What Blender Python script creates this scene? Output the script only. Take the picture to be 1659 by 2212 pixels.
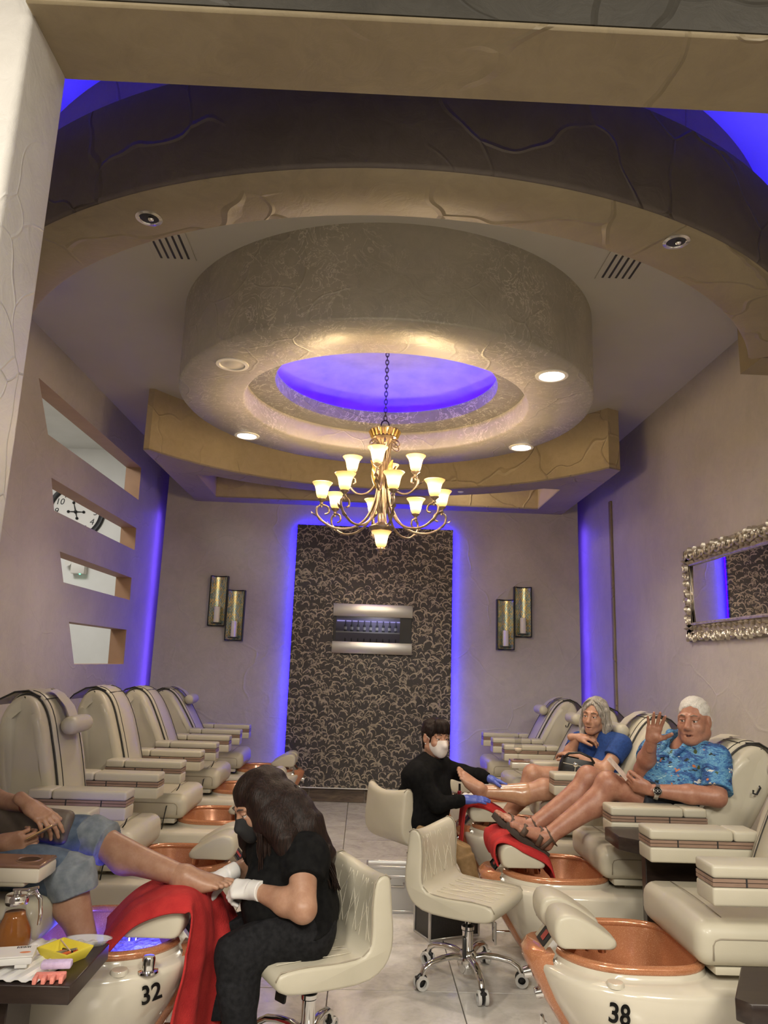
import bpy, bmesh, math, random
import numpy as np
from mathutils import Vector, Matrix, Euler
for o in list(bpy.data.objects): bpy.data.objects.remove(o)
S = bpy.context.scene; COL = S.collection
PI = math.pi; R = math.radians
random.seed(7)
# ---------------------------------------------------------------- camera
FPX = 1588.6
cam = bpy.data.objects.new('camera', bpy.data.cameras.new('camera')); COL.objects.link(cam)
cam.data.sensor_fit = 'VERTICAL'; cam.data.sensor_height = 36; cam.data.sensor_width = 27
cam.data.lens = FPX * 36 / 2212; cam.data.clip_start = .05; cam.data.clip_end = 100
CM = Matrix(((0.99908426, -0.03768956, -0.02025204), (-0.02742989, -0.20094705, -0.979218), (0.03283671, 0.9788768, -0.20179685)))
CM.transpose(); CM.transpose()
cam.matrix_world = Matrix.Translation((0, 0, 1.45)) @ CM.to_4x4()
S.camera = cam
# ---------------------------------------------------------------- world, exposure
S.view_settings.view_transform = 'Standard'; S.view_settings.look = 'None'
S.view_settings.exposure = 0.0; S.view_settings.gamma = 1.0; S.view_settings.use_curve_mapping = False
wd = bpy.data.worlds.new('world'); S.world = wd; wd.use_nodes = True
wd.node_tree.nodes['Background'].inputs[0].default_value = (1, .93, .84, 1)
wd.node_tree.nodes['Background'].inputs[1].default_value = .05
# ---------------------------------------------------------------- room lights
BLUE = (.055, .012, 1); WARM = (1, .80, .56); HALL = (1, .935, .80)
def area(name, loc, tgt, size, power, col, shape='DISK', sy=None, spread=180):
    l = bpy.data.lights.new(name, 'AREA'); l.shape = shape; l.size = size
    if sy: l.size_y = sy
    l.energy = power; l.color = col; l.spread = R(spread)
    o = bpy.data.objects.new(name, l); COL.objects.link(o); o.location = loc
    o.rotation_euler = (Vector(tgt) - Vector(loc)).to_track_quat('-Z', 'Y').to_euler(); return o
def spot(name, loc, tgt, power, col, ang=100, blend=.6, r=.05):
    l = bpy.data.lights.new(name, 'SPOT'); l.energy = power; l.color = col; l.spot_size = R(ang); l.spot_blend = blend
    l.shadow_soft_size = r
    o = bpy.data.objects.new(name, l); COL.objects.link(o); o.location = loc
    o.rotation_euler = (Vector(tgt) - Vector(loc)).to_track_quat('-Z', 'Y').to_euler(); return o
# ceiling fixtures of the front hall where the photographer stands
for x, y, pw in [(-1.6, -.9, 105), (1.7, -.8, 72), (.1, -2.6, 112)]:
    area('hall_light', (x, y, 3.7), (x * .8, y + 1.9, 0), .9, pw, HALL, spread=140)
RX, RY = .09, 4.96                       # centre of the round ceiling features
for x, y in [(1.08, 4.19), (-1.0, 5.67), (1.21, 5.69)]:
    spot('downlight_lamp', (x, y, 3.17), (x, y, 0), 75, (1, .86, .68), 125, .7, .05)
# lamp of the room beyond the slotted wall
area('side_room_light', (-4.0, 6.6, 3.9), (-4.0, 6.9, 0), 1.2, 75, (1, .97, .92))
# ---------------------------------------------------------------- materials
MATS = {}
def mat(name, col, rough=.5, metal=0, coat=0, spec=.5, build=None, emis=None, es=0, trans=0, ior=1.45, alpha=1, sss=0, sheen=0):
    if name in MATS: return MATS[name]
    m = bpy.data.materials.new(name); m.use_nodes = True; nt = m.node_tree; b = nt.nodes['Principled BSDF']
    b.inputs['Base Color'].default_value = (*col, 1); b.inputs['Roughness'].default_value = rough
    b.inputs['Metallic'].default_value = metal; b.inputs['Coat Weight'].default_value = coat; b.inputs['Coat Roughness'].default_value = .08
    b.inputs['Specular IOR Level'].default_value = spec; b.inputs['IOR'].default_value = ior
    b.inputs['Transmission Weight'].default_value = trans; b.inputs['Alpha'].default_value = alpha
    if sss: b.inputs['Subsurface Weight'].default_value = sss; b.inputs['Subsurface Radius'].default_value = (.012, .005, .003)
    if sheen: b.inputs['Sheen Weight'].default_value = sheen
    if emis: b.inputs['Emission Color'].default_value = (*emis, 1); b.inputs['Emission Strength'].default_value = es
    if build: build(nt, b)
    MATS[name] = m; return m
def nd(nt, t, **kw):
    n = nt.nodes.new('ShaderNode' + t)
    for k, v in kw.items():
        if k.startswith('i_'):
            k = k[2:]; k = int(k) if k.isdigit() else k.replace('_', ' ')
            n.inputs[k].default_value = v
        else: setattr(n, k, v)
    return n
def lk(nt, a, b): nt.links.new(a, b)
def ramp(nt, fac, stops):
    r = nt.nodes.new('ShaderNodeValToRGB'); e = r.color_ramp.elements
    while len(e) < len(stops): e.new(.5)
    for x, (p, c) in zip(e, stops):
        x.position = p; x.color = (*c, 1) if len(c) == 3 else c
    lk(nt, fac, r.inputs[0]); return r.outputs[0]
def bump(nt, b, h, strength=.3, dist=.01):
    n = nd(nt, 'Bump'); n.inputs['Strength'].default_value = strength; n.inputs['Distance'].default_value = dist
    lk(nt, h, n.inputs['Height']); lk(nt, n.outputs[0], b.inputs['Normal'])
def objco(nt, scale=(1, 1, 1)):
    t = nd(nt, 'TexCoord'); m = nd(nt, 'Mapping'); m.inputs['Scale'].default_value = scale
    lk(nt, t.outputs['Object'], m.inputs[0]); return m.outputs[0]
def noise(nt, co, scale, detail=4, rough=.5, dist=0):
    n = nd(nt, 'TexNoise', i_Scale=scale, i_Detail=detail, i_Roughness=rough, i_Distortion=dist); lk(nt, co, n.inputs['Vector']); return n.outputs[0]
def math_(nt, op, a, b=None, c=None):
    n = nd(nt, 'Math', operation=op)
    for i, v in enumerate((a, b, c)):
        if v is None: continue
        if isinstance(v, (int, float)): n.inputs[i].default_value = v
        else: lk(nt, v, n.inputs[i])
    return n.outputs[0]
def mixc(nt, f, a, b):
    n = nd(nt, 'Mix', data_type='RGBA')
    for i, v in ((0, f), (6, a), (7, b)):
        if isinstance(v, (int, float)): n.inputs[i].default_value = v
        elif isinstance(v, tuple): n.inputs[i].default_value = (*v, 1)
        else: lk(nt, v, n.inputs[i])
    return n.outputs[2]
def mottled(c1, c2, scale=6, bs=.15, bd=.004, bscale=60, det=3):
    def f(nt, b):
        co = objco(nt); n = noise(nt, co, scale, det)
        lk(nt, ramp(nt, n, [(.3, c1), (.7, c2)]), b.inputs['Base Color'])
        if bs: bump(nt, b, noise(nt, co, bscale, 3), bs, bd)
    return f
def plaster(c1, c2, ridge=1.0, rs=1.6, fine=1.0, r0=.34, r1=.6, vein=None):
    # trowelled venetian plaster: soft mottling, curved trowel ridges
    def f(nt, b):
        co = objco(nt)
        n1 = noise(nt, co, 1.3, 5, .6, .6); n2 = noise(nt, co, 9, 5, .65, 1.5)
        mx = math_(nt, 'ADD', math_(nt, 'MULTIPLY', n1, .65), math_(nt, 'MULTIPLY', n2, .35))
        col = ramp(nt, mx, [(.36, c1), (.62, c2)])
        if vein:
            nv = noise(nt, co, 5.5, 4, .62, 2.4); vm = ramp(nt, math_(nt, 'ABSOLUTE', math_(nt, 'SUBTRACT', nv, .5)), [(.004, (1, 1, 1)), (.02, (0, 0, 0))])
            vm = math_(nt, 'MULTIPLY', vm, ramp(nt, noise(nt, co, 1.6, 3), [(.42, (0, 0, 0)), (.58, (1, 1, 1))])); col = mixc(nt, vm, col, vein)
        lk(nt, col, b.inputs['Base Color'])
        w = nd(nt, 'TexNoise', i_Scale=1.7, i_Detail=2); lk(nt, co, w.inputs['Vector'])
        va = nd(nt, 'VectorMath', operation='SCALE'); va.inputs['Scale'].default_value = .55; lk(nt, w.outputs[1], va.inputs[0])
        vb = nd(nt, 'VectorMath', operation='ADD'); lk(nt, co, vb.inputs[0]); lk(nt, va.outputs[0], vb.inputs[1])
        v = nd(nt, 'TexVoronoi', feature='DISTANCE_TO_EDGE', i_Scale=rs); lk(nt, vb.outputs[0], v.inputs['Vector'])
        rd = ramp(nt, v.outputs[0], [(0, (1, 1, 1)), (.020, (0, 0, 0))])
        msk = ramp(nt, noise(nt, co, 1.1, 2), [(.43, (0, 0, 0)), (.52, (1, 1, 1))])
        h = math_(nt, 'MULTIPLY', math_(nt, 'MULTIPLY', rd, msk), ridge)
        h2 = math_(nt, 'ADD', h, math_(nt, 'MULTIPLY', n2, .5 * fine))
        bump(nt, b, h2, .6, .012 if ridge < .6 else .017)
        lk(nt, math_(nt, 'ADD', math_(nt, 'MULTIPLY', n2, r1 - r0), r0), b.inputs['Roughness'])
    return f
M_WALL = mat('wall_plaster', (.5, .45, .4), .5, build=plaster((.405, .370, .315), (.50, .458, .395), .28, 1.3, .8, .4, .7))
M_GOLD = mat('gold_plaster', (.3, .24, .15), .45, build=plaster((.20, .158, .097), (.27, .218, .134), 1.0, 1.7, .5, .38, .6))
M_GOLDL = mat('lit_gold_plaster', (.4, .33, .2), .45, build=plaster((.42, .335, .20), (.53, .43, .265), 1.0, 1.7, .5, .38, .6))  # lighter copy of the gold; downlight on the soffit is put into the colour
M_DARK = mat('shaded_brown_plaster', (.1, .08, .07), .5, build=plaster((.075, .058, .05), (.11, .088, .075), 1.0, 1.9, .6, .4, .65))  # brown tone that also carries the shade of the little-lit arch face
M_PEARL = mat('pearl_plaster', (.5, .47, .41), .4, .2, build=plaster((.36, .335, .275), (.47, .435, .36), .3, 2.2, 1.0, .33, .55, (.68, .64, .55)))
M_STEP = mat('pearl_grey_plaster', (.3, .29, .27), .4, build=plaster((.13, .125, .118), (.19, .18, .165), .4, 3.0, 1.0, .3, .5, (.42, .40, .36)))
M_DOME = mat('dome_paint', (.6, .58, .55), .6, build=mottled((.20, .20, .21), (.27, .265, .27), 7, .25, .01, 14))
M_CEIL = mat('ceiling_paint', (.56, .52, .46), .8, build=mottled((.46, .435, .375), (.49, .462, .40), 3, .05, .002, 80))
M_PILLAR = mat('pillar_plaster', (.6, .58, .55), .5, build=plaster((.50, .475, .45), (.60, .575, .545), .5, 4, 1.0, .35, .6))
M_WHITE = mat('white_paint', (.8, .8, .78), .6, build=mottled((.74, .74, .71), (.8, .8, .77), 3, .1, .003, 30))
M_CREAM = mat('cream_leather', (.62, .57, .46), .42, coat=.12, build=mottled((.455, .42, .33), (.505, .465, .37), 5, .12, .0015, 240))
M_SHELL = mat('cream_gelcoat', (.72, .66, .54), .16, coat=.7, build=mottled((.57, .525, .43), (.61, .56, .465), 3, 0))
def copper_f(nt, b):
    co = objco(nt); n = noise(nt, co, 420, 2, .5); n2 = noise(nt, co, 9, 3)
    c = mixc(nt, n2, (.40, .155, .07), (.52, .215, .105))
    lk(nt, mixc(nt, ramp(nt, n, [(.55, (0, 0, 0)), (.72, (1, 1, 1))]), c, (.75, .40, .22)), b.inputs['Base Color'])
M_COPPER = mat('copper_glaze', (.5, .2, .1), .2, .25, .6, build=copper_f)
M_CHROME = mat('chrome', (.75, .74, .72), .12, 1)
M_STEEL = mat('brushed_steel', (.60, .59, .57), .3, 1, build=lambda nt, b: bump(nt, b, noise(nt, objco(nt, (4, 4, 300)), 6, 2), .06, .001))
M_BLACK = mat('black_plastic', (.012, .012, .013), .4)
M_GLOSSBLK = mat('black_glass', (.006, .006, .007), .03, spec=.8, coat=1)
def wood_f(c1, c2, sc=(2, 14, 14), rough=.35):
    def f(nt, b):
        co = objco(nt, sc); n = noise(nt, co, 3, 6, .6, 1.2)
        lk(nt, ramp(nt, n, [(.3, c1), (.7, c2)]), b.inputs['Base Color'])
    return f
M_ESPRESSO = mat('espresso_wood', (.03, .02, .016), .32, build=wood_f((.018, .011, .009), (.036, .023, .018)))
M_TRIMWOOD = mat('taupe_trim', (.27, .18, .13), .35, build=wood_f((.22, .145, .105), (.30, .20, .15)))
M_TRAY = mat('bronze_brown_tray', (.20, .11, .07), .25, coat=.4, build=wood_f((.17, .09, .06), (.24, .135, .09), (1, 4, 4)))
M_PIPE = mat('dark_piping', (.03, .028, .027), .5)
M_NUM = mat('black_vinyl', (.01, .01, .01), .4)
M_RED = mat('red_terry', (.45, .03, .03), .95, build=mottled((.36, .014, .016), (.50, .03, .028), 14, .8, .004, 260))
M_LED = mat('blue_led', (0, 0, 0), emis=(.004, .0, 1), es=62)
M_LEDF = mat('blue_led_bright', (0, 0, 0), emis=(.01, .0, 1), es=110)
M_LEDS = mat('blue_led_soft', (0, 0, 0), emis=(.13, .065, 1), es=28)
M_LEDD = mat('blue_led_dome', (0, 0, 0), emis=(.03, .0, 1), es=75)
# ---------------------------------------------------------------- mesh builder
class B:
    def __init__(s): s.bm = bmesh.new(); s.M = Matrix()
    def at(s, loc=(0, 0, 0), rot=(0, 0, 0), sc=(1, 1, 1)):
        s.M = Matrix.Translation(loc) @ Euler(rot).to_matrix().to_4x4() @ Matrix.Diagonal((*sc, 1)); return s
    def v(s, p): return s.bm.verts.new(s.M @ Vector(p))
    def face(s, vs):
        try: return s.bm.faces.new(vs)
        except ValueError: return None
    def poly(s, pts): return s.face([s.v(p) for p in pts])
    def box(s, c, size, bev=0, seg=2, rot=None):
        m = s.M @ Matrix.Translation(c)
        if rot: m = m @ Euler(rot).to_matrix().to_4x4()
        r = bmesh.ops.create_cube(s.bm, size=1, matrix=m @ Matrix.Diagonal((*size, 1)))
        if bev:
            es = {e for v in r['verts'] for e in v.link_edges}
            bmesh.ops.bevel(s.bm, geom=list(es), offset=bev, segments=seg, affect='EDGES', profile=.5, clamp_overlap=True)
        return s
    def loft(s, rings, closed=True, cap0=True, cap1=True):
        vr = [[s.v(p) for p in r] for r in rings]; n = len(vr[0])
        for a, b in zip(vr, vr[1:]):
            for i in range(n if closed else n - 1):
                j = (i + 1) % n; s.face([a[i], a[j], b[j], b[i]])
        if closed and cap0: s.face(vr[0][::-1])
        if closed and cap1: s.face(vr[-1])
        return s
    def tube(s, pts, r, n=8, closed=False, cap=True):
        pts = [Vector(p) for p in pts]; N = len(pts); rs = r if isinstance(r, (list, tuple)) else [r] * N
        rings = []; up = None
        for i, p in enumerate(pts):
            if closed: t = pts[(i + 1) % N] - pts[i - 1]
            else: t = pts[min(i + 1, N - 1)] - pts[max(i - 1, 0)]
            t.normalize()
            if up is None:
                up = Vector((0, 0, 1)) if abs(t.z) < .9 else Vector((1, 0, 0))
            a = (up - t * up.dot(t)).normalized(); up = a; b = t.cross(a)
            rings.append([p + (a * math.cos(2 * PI * k / n) + b * math.sin(2 * PI * k / n)) * rs[i] for k in range(n)])
        if closed: rings.append(rings[0])
        return s.loft(rings, True, cap and not closed, cap and not closed)
    def cyl(s, p0, p1, r0, r1=None, n=20, cap=True):
        return s.tube([p0, p1], [r0, r0 if r1 is None else r1], n, cap=cap)
    def lathe(s, prof, c=(0, 0, 0), n=24, a0=0, a1=2 * PI, cap=False):
        full = abs(a1 - a0 - 2 * PI) < 1e-6; k = n if full else n + 1
        rings = [[(c[0] + r * math.cos(a0 + (a1 - a0) * i / n), c[1] + r * math.sin(a0 + (a1 - a0) * i / n), c[2] + z) for i in range(k)] for r, z in prof]
        return s.loft(rings, full, cap, cap)
    def ext(s, pts, z0, z1, holes=()):
        # prism from a 2D outline (xy), optional holes joined through a bridge-free fill
        if not holes:
            return s.loft([[(x, y, z0) for x, y in pts], [(x, y, z1) for x, y in pts]])
        for z in (z0, z1):
            es = []
            for lp in (pts, *holes):
                vs = [s.v((x, y, z)) for x, y in lp]
                es += [s.bm.edges.new((vs[i], vs[(i + 1) % len(vs)])) for i in range(len(vs))]
            bmesh.ops.triangle_fill(s.bm, edges=es, use_beauty=True, use_dissolve=False)
        for lp in (pts, *holes):
            s.loft([[(x, y, z0) for x, y in lp], [(x, y, z1) for x, y in lp]], True, False, False)
        return s
    def ball(s, c, r, u=16, v=10):
        r = (r, r, r) if isinstance(r, (int, float)) else r
        bmesh.ops.create_uvsphere(s.bm, u_segments=u, v_segments=v, radius=1, matrix=s.M @ Matrix.Translation(c) @ Matrix.Diagonal((*r, 1))); return s
    def mesh(s, name, m=None, smooth=40, parent=None):
        bmesh.ops.remove_doubles(s.bm, verts=s.bm.verts, dist=1e-5)
        bmesh.ops.recalc_face_normals(s.bm, faces=s.bm.faces)
        me = bpy.data.meshes.new(name); s.bm.to_mesh(me); s.bm.free()
        return fin(me, m, smooth)
    def obj(s, name, m, parent=None, smooth=40, world=False, **tags):
        return link(s.mesh(name, m, smooth), name, parent, world, **tags)
def fin(me, m, smooth):
    if m: me.materials.append(m)
    if smooth:
        me.polygons.foreach_set('use_smooth', [True] * len(me.polygons))
        if smooth < 180: me.set_sharp_from_angle(angle=R(smooth))
    return me
def basis(o):
    m = o.matrix_basis.copy()
    return basis(o.parent) @ m if o.parent else m
def link(me, name, parent=None, world=False, label=None, cat=None, group=None, kind=None, loc=None, rot=None):
    o = bpy.data.objects.new(name, me); COL.objects.link(o)
    if parent:
        o.parent = parent
        if world and me: me.transform(basis(parent).inverted())
    if loc: o.location = loc
    if rot: o.rotation_euler = rot
    return tag(o, label, cat, group, kind)
def tag(o, label=None, cat=None, group=None, kind=None):
    for k, v in (('label', label), ('category', cat), ('group', group), ('kind', kind)):
        if v: o[k] = v
    return o
def thing(name, label, cat, loc=(0, 0, 0), rz=0, group=None):
    return link(None, name, None, False, label, cat, group, None, loc, (0, 0, rz))
def dup(o, parent=None):
    c = o.copy(); COL.objects.link(c)
    if parent: c.parent = parent
    for ch in list(o.children): dup(ch, c)
    return c
def arc(c, r, a0, a1, n): return [(c[0] + r * math.cos(R(a0 + (a1 - a0) * i / n)), c[1] + r * math.sin(R(a0 + (a1 - a0) * i / n))) for i in range(n + 1)]
def text_mesh(txt, size, depth, font_shear=0, bold=0):
    cu = bpy.data.curves.new('txt', 'FONT'); cu.body = txt; cu.size = size; cu.extrude = depth; cu.align_x = 'CENTER'; cu.align_y = 'CENTER'; cu.shear = font_shear; cu.offset = bold
    o = bpy.data.objects.new('txt', cu); COL.objects.link(o)
    me = bpy.data.meshes.new_from_object(o.evaluated_get(bpy.context.evaluated_depsgraph_get()))
    bpy.data.objects.remove(o); me.materials.clear(); return me
# ================================================================ SETTING
XL, XR, YB, ZC = -2.44, 2.54, 8.27, 3.76
# floor slab and its tiles
fl = B().box((.05, 2.0, -.06), (9, 14.4, .08)).obj('floor', mat('grout', (.42, .39, .36), .8), kind='structure')
def tile_f(nt, b):
    t = nd(nt, 'TexCoord'); oi = nd(nt, 'ObjectInfo'); ad = nd(nt, 'VectorMath', operation='MULTIPLY_ADD')
    cb = nd(nt, 'CombineXYZ'); lk(nt, oi.outputs['Random'], cb.inputs[0]); lk(nt, oi.outputs['Random'], cb.inputs[1])
    lk(nt, cb.outputs[0], ad.inputs[0]); ad.inputs[1].default_value = (37, 53, 0); lk(nt, t.outputs['Object'], ad.inputs[2])
    n = noise(nt, ad.outputs[0], 3.2, 6, .62, 1.6); n2 = noise(nt, ad.outputs[0], 14, 4, .6, 2)
    f = math_(nt, 'ADD', math_(nt, 'MULTIPLY', n, .75), math_(nt, 'MULTIPLY', n2, .25))
    lk(nt, ramp(nt, f, [(.3, (.40, .375, .35)), (.5, (.56, .535, .505)), (.68, (.66, .635, .60))]), b.inputs['Base Color'])
    lk(nt, ramp(nt, n2, [(.3, (.10, .10, .10)), (.7, (.26, .26, .26))]), b.inputs['Roughness'])
M_TILE = mat('marble_tile', (.5, .48, .45), .15, build=tile_f)
tw, td = .59, .57
tme = B().box((0, 0, 0), (tw - .005, td - .005, .02), .0015, 1).mesh('floor_tile', M_TILE, 0)
for i in range(-5, 6):
    for j in range(-7, 9):
        y = 3.70 + td * (j + .5)
        if y > YB - .25: continue
        x = -.105 + tw * (i + .5)
        if y < 1.2 and not -1 <= i <= 2: continue
        link(tme, 'floor_tile', fl, loc=(x, y, -.01))
# side walls: left wall has four long slots through it (cut at their measured corners)
slots = [(5.116, 7.64, 3.058, 3.405, 5.38), (5.53, 7.68, 2.528, 2.76, 5.65), (5.846, 7.69, 2.007, 2.237, 5.99), (6.195, 7.70, 1.358, 1.703, 6.41), (3.2, 4.72, 3.06, 3.40, 3.2)]
TH = .16
bw = B()
def wallpoly(b, x):
    es = []
    def loop(pts):
        vs = [b.v((x, y, z)) for y, z in pts]
        for i in range(len(vs)): es.append(b.bm.edges.new((vs[i], vs[(i + 1) % len(vs)])))
    loop([(-.4, 0), (9.0, 0), (9.0, 4.0), (-.4, 4.0)])
    for y0, y1, z0, z1, yb in slots: loop([(yb, z0), (y1 + .02, z0), (y1, z1), (y0, z1)])
    bmesh.ops.triangle_fill(b.bm, edges=es, use_beauty=True, use_dissolve=False)
wallpoly(bw, XL); wallpoly(bw, XL - TH)
bw.obj('wall_left', M_WALL, kind='structure', smooth=0)
M_REVEAL = mat('tan_reveal', (.36, .22, .13), .6, build=mottled((.33, .20, .12), (.38, .235, .14), 6, .05))
for k, (y0, y1, z0, z1, yb) in enumerate(slots):
    b = B(); q = [(yb, z0), (y1 + .02, z0), (y1, z1), (y0, z1)]
    b.loft([[(XL - .0005, y, z) for y, z in q], [(XL - TH + .0005, y, z) for y, z in q]], True, False, False)
    b.obj('trim_%d' % (k + 1), M_REVEAL, kind='structure', smooth=0)
B().box((XR + .06, 4.3, 2), (.12, 9.4, 4)).obj('wall_right', M_WALL, kind='structure')
# false back wall in front of the true one, with lit gaps at both ends
B().box(((-2.31 + 2.41) / 2, YB + .025, 1.88), (4.72, .05, 3.76)).obj('wall_back', M_WALL, kind='structure')
B().box((.05, 8.95, 2), (5.2, .1, 4)).obj('wall_rear', M_WALL, kind='structure')
# ceilings
inner = [(-2.5, 3.83)] + arc((RX, RY), 2.38, 208.5, 331.5, 40) + [(2.6, 3.83), (2.6, 9), (-2.5, 9)]
B().ext(inner, ZC, ZC + .05).obj('ceiling', M_CEIL, kind='structure')
B().box((.05, .3, 4.08), (9, 9.6, .1)).obj('ceiling_front', M_CEIL, kind='structure')
# round drum with stepped, blue-lit dome
def vring(prof, n=96): return B().lathe([(r, z) for r, z in prof], (RX, RY, 0), n)
vring([(1.42, 3.78), (1.42, 3.215), (1.405, 3.20), (1.0, 3.20), (.985, 3.215), (.985, 3.36)]).obj('ceiling_drum', M_PEARL, kind='structure', smooth=50)
vring([(1.0, 3.36), (.80, 3.36), (.785, 3.37), (.785, 3.47), (.80, 3.475), (.90, 3.475)]).obj('trim_6', M_STEP, kind='structure', smooth=50)
vring([(1.0, 3.40), (1.0, 3.55)] + [(1.0 * math.cos(t), 3.55 + .18 * math.sin(t)) for t in [i * PI / 2 / 10 for i in range(1, 11)]]).obj('ceiling_dome', M_DOME, kind='structure', smooth=180)
vring([(.93, 3.48), (.93, 3.50), (.90, 3.50), (.90, 3.48), (.93, 3.48)]).obj('trim_7', M_LEDD, kind='structure')
# curved front beam with a cove lip
am0, am1 = 180 + 24.5, 360 - 29
def ringarc(prof, a0, a1, n=72): return B().lathe(prof + [prof[0]], (RX, RY, 0), n, R(a0), R(a1), cap=True)
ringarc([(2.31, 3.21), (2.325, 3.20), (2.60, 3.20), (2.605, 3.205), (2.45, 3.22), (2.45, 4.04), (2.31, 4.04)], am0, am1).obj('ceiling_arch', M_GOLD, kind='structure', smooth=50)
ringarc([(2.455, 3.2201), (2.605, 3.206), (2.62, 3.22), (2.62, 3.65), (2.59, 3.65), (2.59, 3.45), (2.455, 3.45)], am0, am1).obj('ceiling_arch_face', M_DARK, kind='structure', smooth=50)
ringarc([(2.47, 3.52), (2.49, 3.52), (2.49, 3.54), (2.47, 3.54)], am0, am1).obj('trim_8', M_LEDF, kind='structure')
B().box((2.42, 3.93, 3.62), (.5, .24, .84)).obj('trim_9', M_GOLD, kind='structure')
# straight beam across the entrance and the pillar that carries it
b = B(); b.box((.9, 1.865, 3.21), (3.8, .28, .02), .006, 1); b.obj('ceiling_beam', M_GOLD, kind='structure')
B().box((.9, 1.865, 3.63), (3.8, .279, .82)).obj('ceiling_beam_face', mat('shaded_beam_plaster', (.05, .045, .035), .5, build=plaster((.036, .032, .026), (.058, .052, .042), 1.0, 1.9, .6, .45, .7)), kind='structure')  # darker copy of the brown plaster; the beam face's shade is in its colour
b = B(); b.box((-1.395, 1.885, 2.0), (.80, .25, 4.0), .02, 3); b.obj('wall_pillar', M_PILLAR, kind='structure')
# rear soffit: concave front, one long opening in its underside
SL, SR = -1.98, 2.22
fr = [(x, y) for x, y in arc((RX, RY), 2.37, 148.5, 32.0, 48)]
out = [(SL, 6.20)] + fr + [(SR, 6.28), (SR, YB - .001), (SL, YB - .001)]
hin = [(-1.71, 7.04)] + [p for p in arc((RX, RY), 2.65, 128, 52, 30)] + [(1.89, 7.06), (1.89, 8.02), (-1.71, 8.02)]
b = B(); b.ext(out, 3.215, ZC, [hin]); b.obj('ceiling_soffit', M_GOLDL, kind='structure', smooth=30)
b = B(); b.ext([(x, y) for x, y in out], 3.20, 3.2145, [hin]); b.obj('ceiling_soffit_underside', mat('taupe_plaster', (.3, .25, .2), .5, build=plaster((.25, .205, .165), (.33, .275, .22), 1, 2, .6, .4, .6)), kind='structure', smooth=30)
area('soffit_light', (.9, 7.75, 3.7), (1.4, 7.75, 3.3), .25, 5, WARM)
# base tiles along the back wall
bb = B().box((.05, YB - .013, .072), (4.7, .016, .144)).obj('baseboard_back', mat('grout', (.42, .39, .36), .8), kind='structure')
M_PLANK = mat('wood_look_tile', (.1, .07, .05), .3, build=wood_f((.045, .03, .022), (.20, .145, .10), (1.6, 1, 16)))
pm = B().box((0, 0, 0), (.585, .012, .14), .002, 1).mesh('base_tile', M_PLANK, 0)
for k in range(8): link(pm, 'base_tile', bb, loc=(-2.0 + .59 * k, YB - .024, .073))
B().box((.08, YB - .06, .151), (1.76, .1, .008)).obj('trim_10', M_WHITE, kind='structure')
# blue vertical strips behind the false wall, and around the feature panel
for k, (x, y, sx, sy) in enumerate([(-2.348, YB + .205, .016, .016), (2.438, YB + .205, .016, .016)]):
    B().box((x, y, 1.55), (sx, sy, 3.1)).obj('trim_%d' % (11 + k), M_LEDS, kind='structure')
# corner seam moulding on right wall
B().box((XR - .012, 7.49, 1.6), (.024, .06, 3.2), .008, 2).obj('trim_13', M_GOLD, kind='structure')
# room beyond the slots: its end wall faces us
B().box((-4.3, 9.15, 1.9), (3.6, .1, 4.3)).obj('wall_side_room', M_WHITE, kind='structure')
B().box((-6.1, 6.2, 1.9), (.1, 6.0, 4.3)).obj('wall_side_room_left', M_WHITE, kind='structure')
B().box((-4.3, 3.2, 1.9), (3.6, .1, 4.3)).obj('wall_side_room_front', M_WHITE, kind='structure')
B().box((-4.3, 6.2, 4.05), (3.6, 6.0, .1)).obj('ceiling_side_room', M_WHITE, kind='structure')
# hall behind the photographer
B().box((.05, -5.2, 2), (9, .1, 4.1)).obj('wall_front', M_WALL, kind='structure')
B().box((-4.45, -2.6, 2), (.1, 5.2, 4.1)).obj('wall_hall_left', M_WALL, kind='structure')
B().box((4.5, -2.6, 2), (.1, 5.2, 4.1)).obj('wall_hall_right', M_WALL, kind='structure')
bar = thing('bar_shelf', 'lit bottle shelf of the bar behind the photographer, mirrored in the fireplace glass', 'shelf', (.35, -4.98, 0))
B().box((.35, -5.12, 1.95), (2.5, .04, 1.5)).obj('back_panel', mat('bar_back', (.35, .33, .45), .5), bar, world=True)
for z in (1.3, 1.8, 2.3): B().box((.35, -4.98, z), (2.5, .26, .03)).obj('shelf_board', M_WHITE, bar, world=True)
B().box((.35, -5.09, 2.62), (2.3, .02, .02)).obj('led_strip', mat('bar_led', (0, 0, 0), emis=(.5, .45, 1), es=3), bar, world=True)
area('bar_light', (.35, -4.6, 2.9), (.35, -5.0, 1.6), .6, 10, (.8, .8, 1))
btl = B().lathe([(0, 0), (.038, 0), (.040, .01), (.040, .17), (.016, .215), (.014, .29), (.017, .295), (.017, .31), (0, .31)], n=14).mesh('bottle_glass', mat('dark_bottle', (.02, .03, .02), .1), 50)
lbl = B().lathe([(.0405, .05), (.0405, .13)], n=14).mesh('bottle_label', M_WHITE, 180)
for z, sn in ((1.317, 'lower'), (1.817, 'middle'), (2.317, 'upper')):
    for k in range(11):
        t = thing('bottle', 'dark bottle with pale label on the %s bar shelf mirrored in the fireplace glass' % sn, 'bottle', (-.55 + .18 * k, -4.98, z), 0, 'bottles on the %s bar shelf' % sn); link(btl, 'bottle_glass', t); link(lbl, 'bottle_label', t)
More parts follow.
